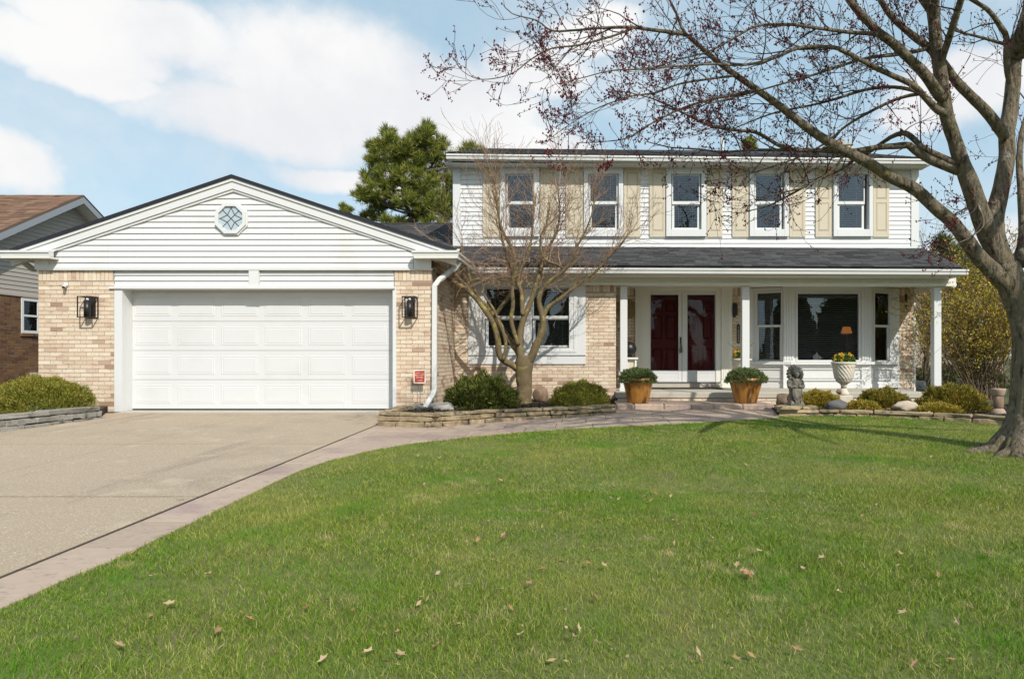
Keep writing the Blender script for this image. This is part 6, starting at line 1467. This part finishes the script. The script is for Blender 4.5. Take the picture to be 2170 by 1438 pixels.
def forsythia():
    Y = 15.2; b = P(2072, 830, Y); b.z = 0; t = thing('tall_shrub', b, 'tall twiggy shrub with new yellow green leaves right of the porch', 'shrub'); tw = Twigs(9); g = np.random.default_rng(9)
    for k in range(85):
        a = tw.r.uniform(0, 6.283); sp = tw.r.uniform(.05, .55); d = Vector((math.cos(a) * sp, math.sin(a) * sp, 1)); tw.grow(b + Vector((tw.r.uniform(-.35, .35), tw.r.uniform(-.3, .3), 0)), d, tw.r.uniform(1.4, 2.5), .012, 2, .02, [(3, 4), (3, 5)], .004, .10, 7, (15, 50))
    tw.m.build('twig', M['browntwig'], t)
    pts = np.array([tuple(p) for p, l in tw.nodes if (p.z > .9 or tw.r.random() < .4) and tw.r.random() < .75]); pts = np.repeat(pts, 4, 0); n = len(pts); d = unit(g.normal(0, .7, (n, 3)) + np.array([0, 0, .6])); w = unit(np.cross(d, g.normal(0, 1, (n, 3))))
    v, f = leaf_quads(pts + g.normal(0, .05, (n, 3)), d, w, g.uniform(.04, .08, n), g.uniform(.018, .034, n)); np_mesh('foliage', v, f, M['forsythia'], t)
forsythia()
def brush(name, px, Y, w, h, label, seed, n=30, mat='browntwig'):
    b = P(px, 0, Y); b.z = 0; t = thing(name, b, label, 'shrub'); tw = Twigs(seed)
    for k in range(n):
        a = tw.r.uniform(0, 6.283); sp = tw.r.uniform(.1, .7); tw.grow(b + Vector((tw.r.uniform(-w, w) * .6, tw.r.uniform(-.4, .4), 0)), Vector((math.cos(a) * sp, math.sin(a) * sp, 1)), h * tw.r.uniform(.6, 1), .012, 2, .02, [(3, 4), (3, 4)], .005, .12, 6, (15, 55))
    tw.m.build('twig', M[mat], t)
brush('bare_shrub', 2020, 19.5, 1.5, 2.4, 'tangled brown bare shrub behind the tall yellow green shrub', 61, 16)
brush('bare_shrub', 1950, 21, 1.2, 1.3, 'low tangle of brown stems beyond the porch end', 62, 26)
brush('bare_shrub', 2140, 17.5, 1.3, 2.6, 'brown bare shrub behind the big maple trunk', 63, 34)
shrub('green_hedge', (X(2030, 22), 22, 0), 1.7, .6, .75, M['far_green'], 'low green hedge on the lawn beyond the right porch post', 'hedge', 5000, .12, .05, .2, 3, 71, flat=1)
shrub('dark_hedge', (X(1955, 23), 23, 0), 1.3, .6, .55, M['yew'], 'low dark hedge in front of the far beige house', 'hedge', 4000, .12, .05, .2, 3, 72, flat=1)

# ------------------------------------------------------------------ neighbouring houses
def left_neighbour():
    XN = -14.0; XO = -13.62
    t = thing('neighbour_house', (XN - 4, 16, 0), 'neighbouring brown roofed house with taupe siding at the left edge', 'house')
    def onw(px, py, xw): Y = xw * F / (px - CX); return Vector((xw, Y, Z(py, Y)))
    rk = onw(178, 413.5, XO); ev = onw(0, 489, XO); sl = (rk.z - ev.z) / (rk.y - ev.y)
    zb = onw(0, 619, XN).z; ze = zb - .25
    y_e = rk.y - (rk.z - ze) / sl; e0 = Vector((XO, y_e, ze)); yb = rk.y + (rk.z - ze) / sl
    # brick base and sided gable
    yf = rk.y - (rk.z - .14 - zb) / sl; ybk = 2 * rk.y - yf
    w = MB().box(XN - .2, XN, yf, ybk, -.1, zb + .005).build('brick_wall', M['nmortar'], t)
    wz0, wz1 = onw(62, 706, XN).z, onw(62, 633, XN).z; wy0, wy1 = onw(44, 0, XN).y, onw(84, 0, XN).y
    bricks(w, 15.3, 18.2, -.02, zb, XN, [(wy0, wy1, wz0 - .07, wz1)], single=290, axis='y', seed=81, me=nbrick_me, course=.0705, bl=.203, mat=M['nbrick'], facing=1, soldier=True)
    top = rk.z - .14; g = MB().add([(XN, yf, zb), (XN, ybk, zb), (XN, rk.y, top)], [(0, 1, 2)]).build('gable_wall', M['nsiding'], t)
    z = zb; k = 0
    while z < top - .05:
        zt = z + .108; h = (top - (z + zt) / 2) / sl; ya, yc = max(yf, rk.y - h), min(ybk, rk.y + h)
        MB().extrude((XN, ya, 0), (XN, yc, 0), (1, 0, 0), (0, 0, 1), [(.018, z), (0.001, z), (.001, zt), (.003, zt), (.015, z + .012)]).build('siding_board', M['nsiding'], g); z = zt
    MB().box(XN + .001, XN + .03, yf, ybk, zb - .05, zb - .001).build('trim_board', M['nsiding'], t)
    # window in the brick
    f = MB()
    for (a, b_, c, d) in ((wy0, wy0 + .06, wz0, wz1), (wy1 - .09, wy1, wz0, wz1), (wy0 + .06, wy1 - .09, wz0, wz0 + .07), (wy0 + .06, wy1 - .09, wz1 - .06, wz1), (wy0 + .06, wy1 - .09, (wz0 + wz1) / 2 - .02, (wz0 + wz1) / 2 + .03)): f.box(XN - .02, XN + .03, a, b_, c, d)
    wn = f.build('window', M['trim'], t); MB().box(XN + .006, XN + .009, wy0 + .06, wy1 - .09, wz0 + .07, wz1 - .06).build('pane', M['glass'], wn); MB().box(XN - .01, XN + .003, wy0, wy1, wz0, wz1).build('blind', M['dark'], wn)
    sb = MB(); y = wy0 - .03
    while y < wy1: sb.box(XN + .001, XN + .05, y, y + .062, wz0 - .075, wz0 - .005); y += .0705
    sb.build('brick_sill', M['nbrick'], wn)
    # roof: front slope with its own shingles, rake boards
    L_ = 10.0; p0 = Vector((XO - L_, e0.y, e0.z)); rs = roof_slab(p0, e0, rk, Vector((XO - L_, rk.y, rk.z)), .05, 'roof', M['roofbrown'], t); roof_slab(Vector((XO - L_, rk.y, rk.z)), rk, Vector((XO, yb, e0.z)), Vector((XO - L_, yb, e0.z)), .05, 'roof', M['drip'], t)
    sh = MB().add([(-.5, 0, 0), (.5, 0, 0), (.5, 1, 0), (-.5, 1, 0), (-.5, 0, 1), (.5, 0, 1), (.5, 1, .25), (-.5, 1, .25)], [(3, 2, 1, 0), (4, 5, 6, 7), (0, 1, 5, 4), (1, 2, 6, 5), (2, 3, 7, 6), (3, 0, 4, 7)]).mesh('neighbour_shingle', M['nshingle'])
    up = rk - e0
    shingles(rs, Vector((XO - 9.5, e0.y, e0.z + .004)), Vector((XO + .01, e0.y, e0.z + .004)), up, up.length, lambda v: (0, 9.5), 0, 82, M['nshingle'], sh)
    for a, b_, mt_ in ((e0, rk, 'ntrim'), (rk, Vector((XO, yb, e0.z)), 'ntrim')):
        MB().extrude(a - Vector((0, 0, .055)), b_ - Vector((0, 0, .055)), (1, 0, 0), (0, 0, 1), [(-.03, -.17), (.0, -.17), (.0, 0), (-.03, 0)]).build('rake_board', M[mt_], t)
        MB().extrude(a - Vector((0, 0, .055)), b_ - Vector((0, 0, .055)), (1, 0, 0), (0, 0, 1), [(-.38, -.16), (-.031, -.16), (-.031, -.14), (-.38, -.14)]).build('rake_soffit', M['trim'], t)
    MB().box(XN - 9, XN - .21, yf, yf + .2, -.1, zb - .05).build('front_wall', M['nmortar'], t)
    o = MB().box(XN + .002, XN + .16, onw(62, 0, XN).y, onw(79, 0, XN).y, onw(70, 815, XN).z, onw(70, 789, XN).z).build('meter_box', M['ntrim'], None, bevel=.01); tag(o, 'grey utility box low on the dark brick wall left of the garage', 'utility box')
left_neighbour()
def far_house():
    Y = 34.0; t = thing('far_house', P(2000, 0, Y) * 1.0, 'beige house with brown roof far behind the right porch end', 'house'); t.location.z = 0; OFF[t.name] = Vector(t.location)
    x0, x1 = X(1895, Y), X(2125, Y); ze = Z(652, Y); zr = Z(585, Y + 4)
    wl = MB().box(x0, x1, Y, Y + 8, -.1, ze).build('wall', M['beige'], t)
    roof_slab(Vector((x0 - .4, Y - .5, ze - .08)), Vector((x1 + .4, Y - .5, ze - .08)), Vector((x1 + .4, Y + 4, zr)), Vector((x0 - .4, Y + 4, zr)), .12, 'roof', M['roofbrown'], t)
    MB().extrude((x0 - .4, Y - .56, ze - .16), (x1 + .4, Y - .56, ze - .16), (0, 1, 0), (0, 0, 1), [(0, 0), (.05, 0), (.05, .14), (0, .14)]).build('gutter', M['nsiding'], t)
    for a, b_, c, d in ((1948, 1968, 660, 697), (2010, 2030, 660, 697), (2070, 2090, 660, 697)):
        w = MB().frame(X(a, Y), X(b_, Y), Z(d, Y), Z(c, Y), .09, Y - .05, Y + .02).box(X(a, Y) + .09, X(b_, Y) - .09, Y - .04, Y, Z((c + d) / 2, Y) - .03, Z((c + d) / 2, Y) + .03).build('window', M['trim'], t); MB().box(X(a, Y) + .09, X(b_, Y) - .09, Y - .02, Y - .015, Z(d, Y) + .09, Z(c, Y) - .09).build('pane', M['leaded'], w)
far_house()

# ------------------------------------------------------------------ fallen leaves
def leaf_me(seed):
    rr = random.Random(seed); n = 10; pts = []
    for k in range(n):
        a = 2 * math.pi * k / n; r = (1.0 if k % 2 == 0 else .52) * rr.uniform(.75, 1.1); pts.append(Vector((math.cos(a) * r * .62, math.sin(a) * r, 0)))
    fold = rr.uniform(.2, .75); curl = rr.uniform(.1, .5)
    vs = [Vector((p.x, p.y, abs(p.x) * fold + curl * p.y * p.y * .6)) for p in pts] + [Vector((0, 0, 0))]
    return MB().add(vs, [(i, (i + 1) % n, n) for i in range(n)]).mesh('fallen_leaf', M['dryleaf'])
leaves = [leaf_me(i) for i in range(7)]
spots = [(1365, 1060, 12), (1402, 1060, 9), (1372, 1052, 8), (1076, 1144, 11), (1066, 1143, 9), (1586, 1226, 11), (1574, 1219, 9), (1596, 1226, 8), (1510, 1150, 8), (885, 971, 7), (932, 976, 6), (1145, 965, 5), (1060, 1024, 9), (1068, 1022, 6), (1117, 1011, 5), (755, 1060, 7), (886, 1081, 9), (768, 1110, 9), (1357, 1055, 13), (1380, 1069, 14), (1390, 1053, 8), (1422, 1059, 10), (1295, 1063, 7), (1312, 1065, 6), (1540, 1066, 6),
         (283, 1179, 11), (1070, 1147, 16), (1062, 1152, 12), (1012, 1153, 8), (1505, 1154, 12), (1545, 1152, 10), (1430, 1160, 8), (1610, 1177, 9), (1150, 1217, 11), (1190, 1202, 11), (1245, 1204, 10), (1280, 1208, 9), (1580, 1222, 13), (1590, 1232, 14), (1562, 1206, 9), (1905, 1181, 12), (1700, 1214, 10), (1741, 1191, 8), (2098, 1185, 9), (1778, 1266, 10), (1988, 1230, 8),
         (570, 1165, 9), (440, 1228, 9), (735, 1243, 10), (650, 1300, 11), (530, 1325, 10), (845, 1352, 12), (925, 1383, 20), (1105, 1357, 9), (1120, 1248, 8), (1262, 1277, 11), (1215, 1362, 14), (1225, 1345, 11), (1265, 1375, 14), (1465, 1410, 9), (1914, 1310, 8), (1937, 1423, 8), (820, 1418, 11), (685, 1412, 11), (255, 1380, 10), (187, 1424, 8), (780, 1395, 9), (850, 1400, 8), (460, 1350, 9),
         (1973, 973, 5), (2082, 1078, 7), (1828, 1102, 7), (1600, 1098, 5), (1345, 994, 5), (1212, 1006, 4), (900, 1033, 6), (1580, 990, 4), (990, 1318, 9), (360, 1290, 8), (1560, 1410, 8), (1690, 1390, 9), (2030, 1330, 8)]
rr = random.Random(8)
for i, (px, py, sz) in enumerate(spots):
    c = G(px, py); s = max(.03, sz * c.y / F * .8)
    o = inst(leaves[i % 7], 'fallen_leaf', None, (c.x, c.y, c.z + .03), (rr.uniform(-.7, .7), rr.uniform(-.7, .7), rr.uniform(0, 6.283)), (s * rr.uniform(.55, 1), s, s))
    lab = 'dry brown leaf fallen on the lawn'
    if (px, py) == (925, 1383): lab = 'largest tan leaf lying on the lawn near the bottom edge'
    elif 1340 < px < 1430 and 1050 < py < 1075: lab = 'pale leaf in the clump of pale leaves on the middle of the lawn'
    elif 1005 < px < 1075 and 1140 < py < 1160: lab = 'curled leaf in the small pile near the lawn centre'
    elif 1555 < px < 1615 and 1200 < py < 1240: lab = 'brown leaf in the clump right of the lawn centre'
    elif (px, py) == (283, 1179): lab = 'pale leaf on the lawn edge beside the curving walk'
    tag(o, lab, 'leaf', 'fallen leaves on the lawn')
for i in range(16):
    a = rr.random(); px, py = 1700 + a * 380, 871 + a * 6 - rr.uniform(2, 10); Y = 11.45 - a * .9 + rr.uniform(0, .5)
    o = inst(leaves[i % 7], 'fallen_leaf', None, (X(px, Y), Y, .06 + rr.uniform(0, .02)), (rr.uniform(-.5, .5), rr.uniform(-.5, .5), rr.uniform(0, 6.283)), (.045,) * 3); tag(o, 'dry leaf lying on the mulch of the right bed', 'leaf', 'fallen leaves in the right bed')

def litter():
    g = np.random.default_rng(17); n = 150; px = g.uniform(150, 2170, n); py = 930 + 500 * g.random(n) ** .8; pts = [G(a, b) for a, b in zip(px, py)]
    c = np.array([tuple(p) for p in pts]); k = inside(c[:, 0], c[:, 1], lawn_poly); c = c[k]; n = len(c); c[:, 2] += g.uniform(.012, .028, n)
    d = unit(np.stack([g.normal(0, 1, n), g.normal(0, 1, n), g.normal(0, .35, n)], 1)); w = unit(np.cross(d, unit(np.stack([g.normal(0, .4, n), g.normal(0, .4, n), np.ones(n)], 1))))
    v, f = leaf_quads(c, d, w, g.uniform(.015, .05, n), g.uniform(.008, .022, n)); o = np_mesh('leaf_litter', v, f, M['dryleaf'], kind='stuff'); tag(o, 'small dry crumbs of leaves strewn over the lawn', 'leaf litter')
litter()

# across the street, behind the camera: only their reflections reach the windows
def across_street():
    g = np.random.default_rng(99); vs = []; fs = []; base = 0
    for (x, y, h, w) in [(-26, -36, 9, 6), (-19, -33, 12, 6), (-13, -34, 9, 5), (-7, -37, 13, 6.5), (-1, -33, 8.5, 5), (4, -34, 13, 6), (9, -37, 9, 5.5), (14, -34, 12, 6), (20, -33, 9, 6), (26, -36, 13, 6), (33, -36, 10, 7)]:
        n = 6000; d = unit(g.normal(0, 1, (n, 3))); p = d * (g.uniform(.5, 1, n) ** .5)[:, None] * np.array([w * .5, w * .5, h * .5]); p[:, 0] *= 1 - .6 * (p[:, 2] / h + .5); p[:, 1] *= 1 - .6 * (p[:, 2] / h + .5)
        c = p + np.array([x, y, h * .5 - 1]); dd = unit(g.normal(0, 1, (n, 3))); w_ = unit(np.cross(dd, g.normal(0, 1, (n, 3)))); v, f = leaf_quads(c, dd, w_, g.uniform(.5, 1.1, n), g.uniform(.25, .5, n)); vs.append(v); fs.append(f + base); base += len(v)
    o = np_mesh('treeline', np.concatenate(vs), np.concatenate(fs), M['far_green'], kind='stuff'); tag(o, 'evergreens across the street mirrored in the windows', 'trees')
across_street()
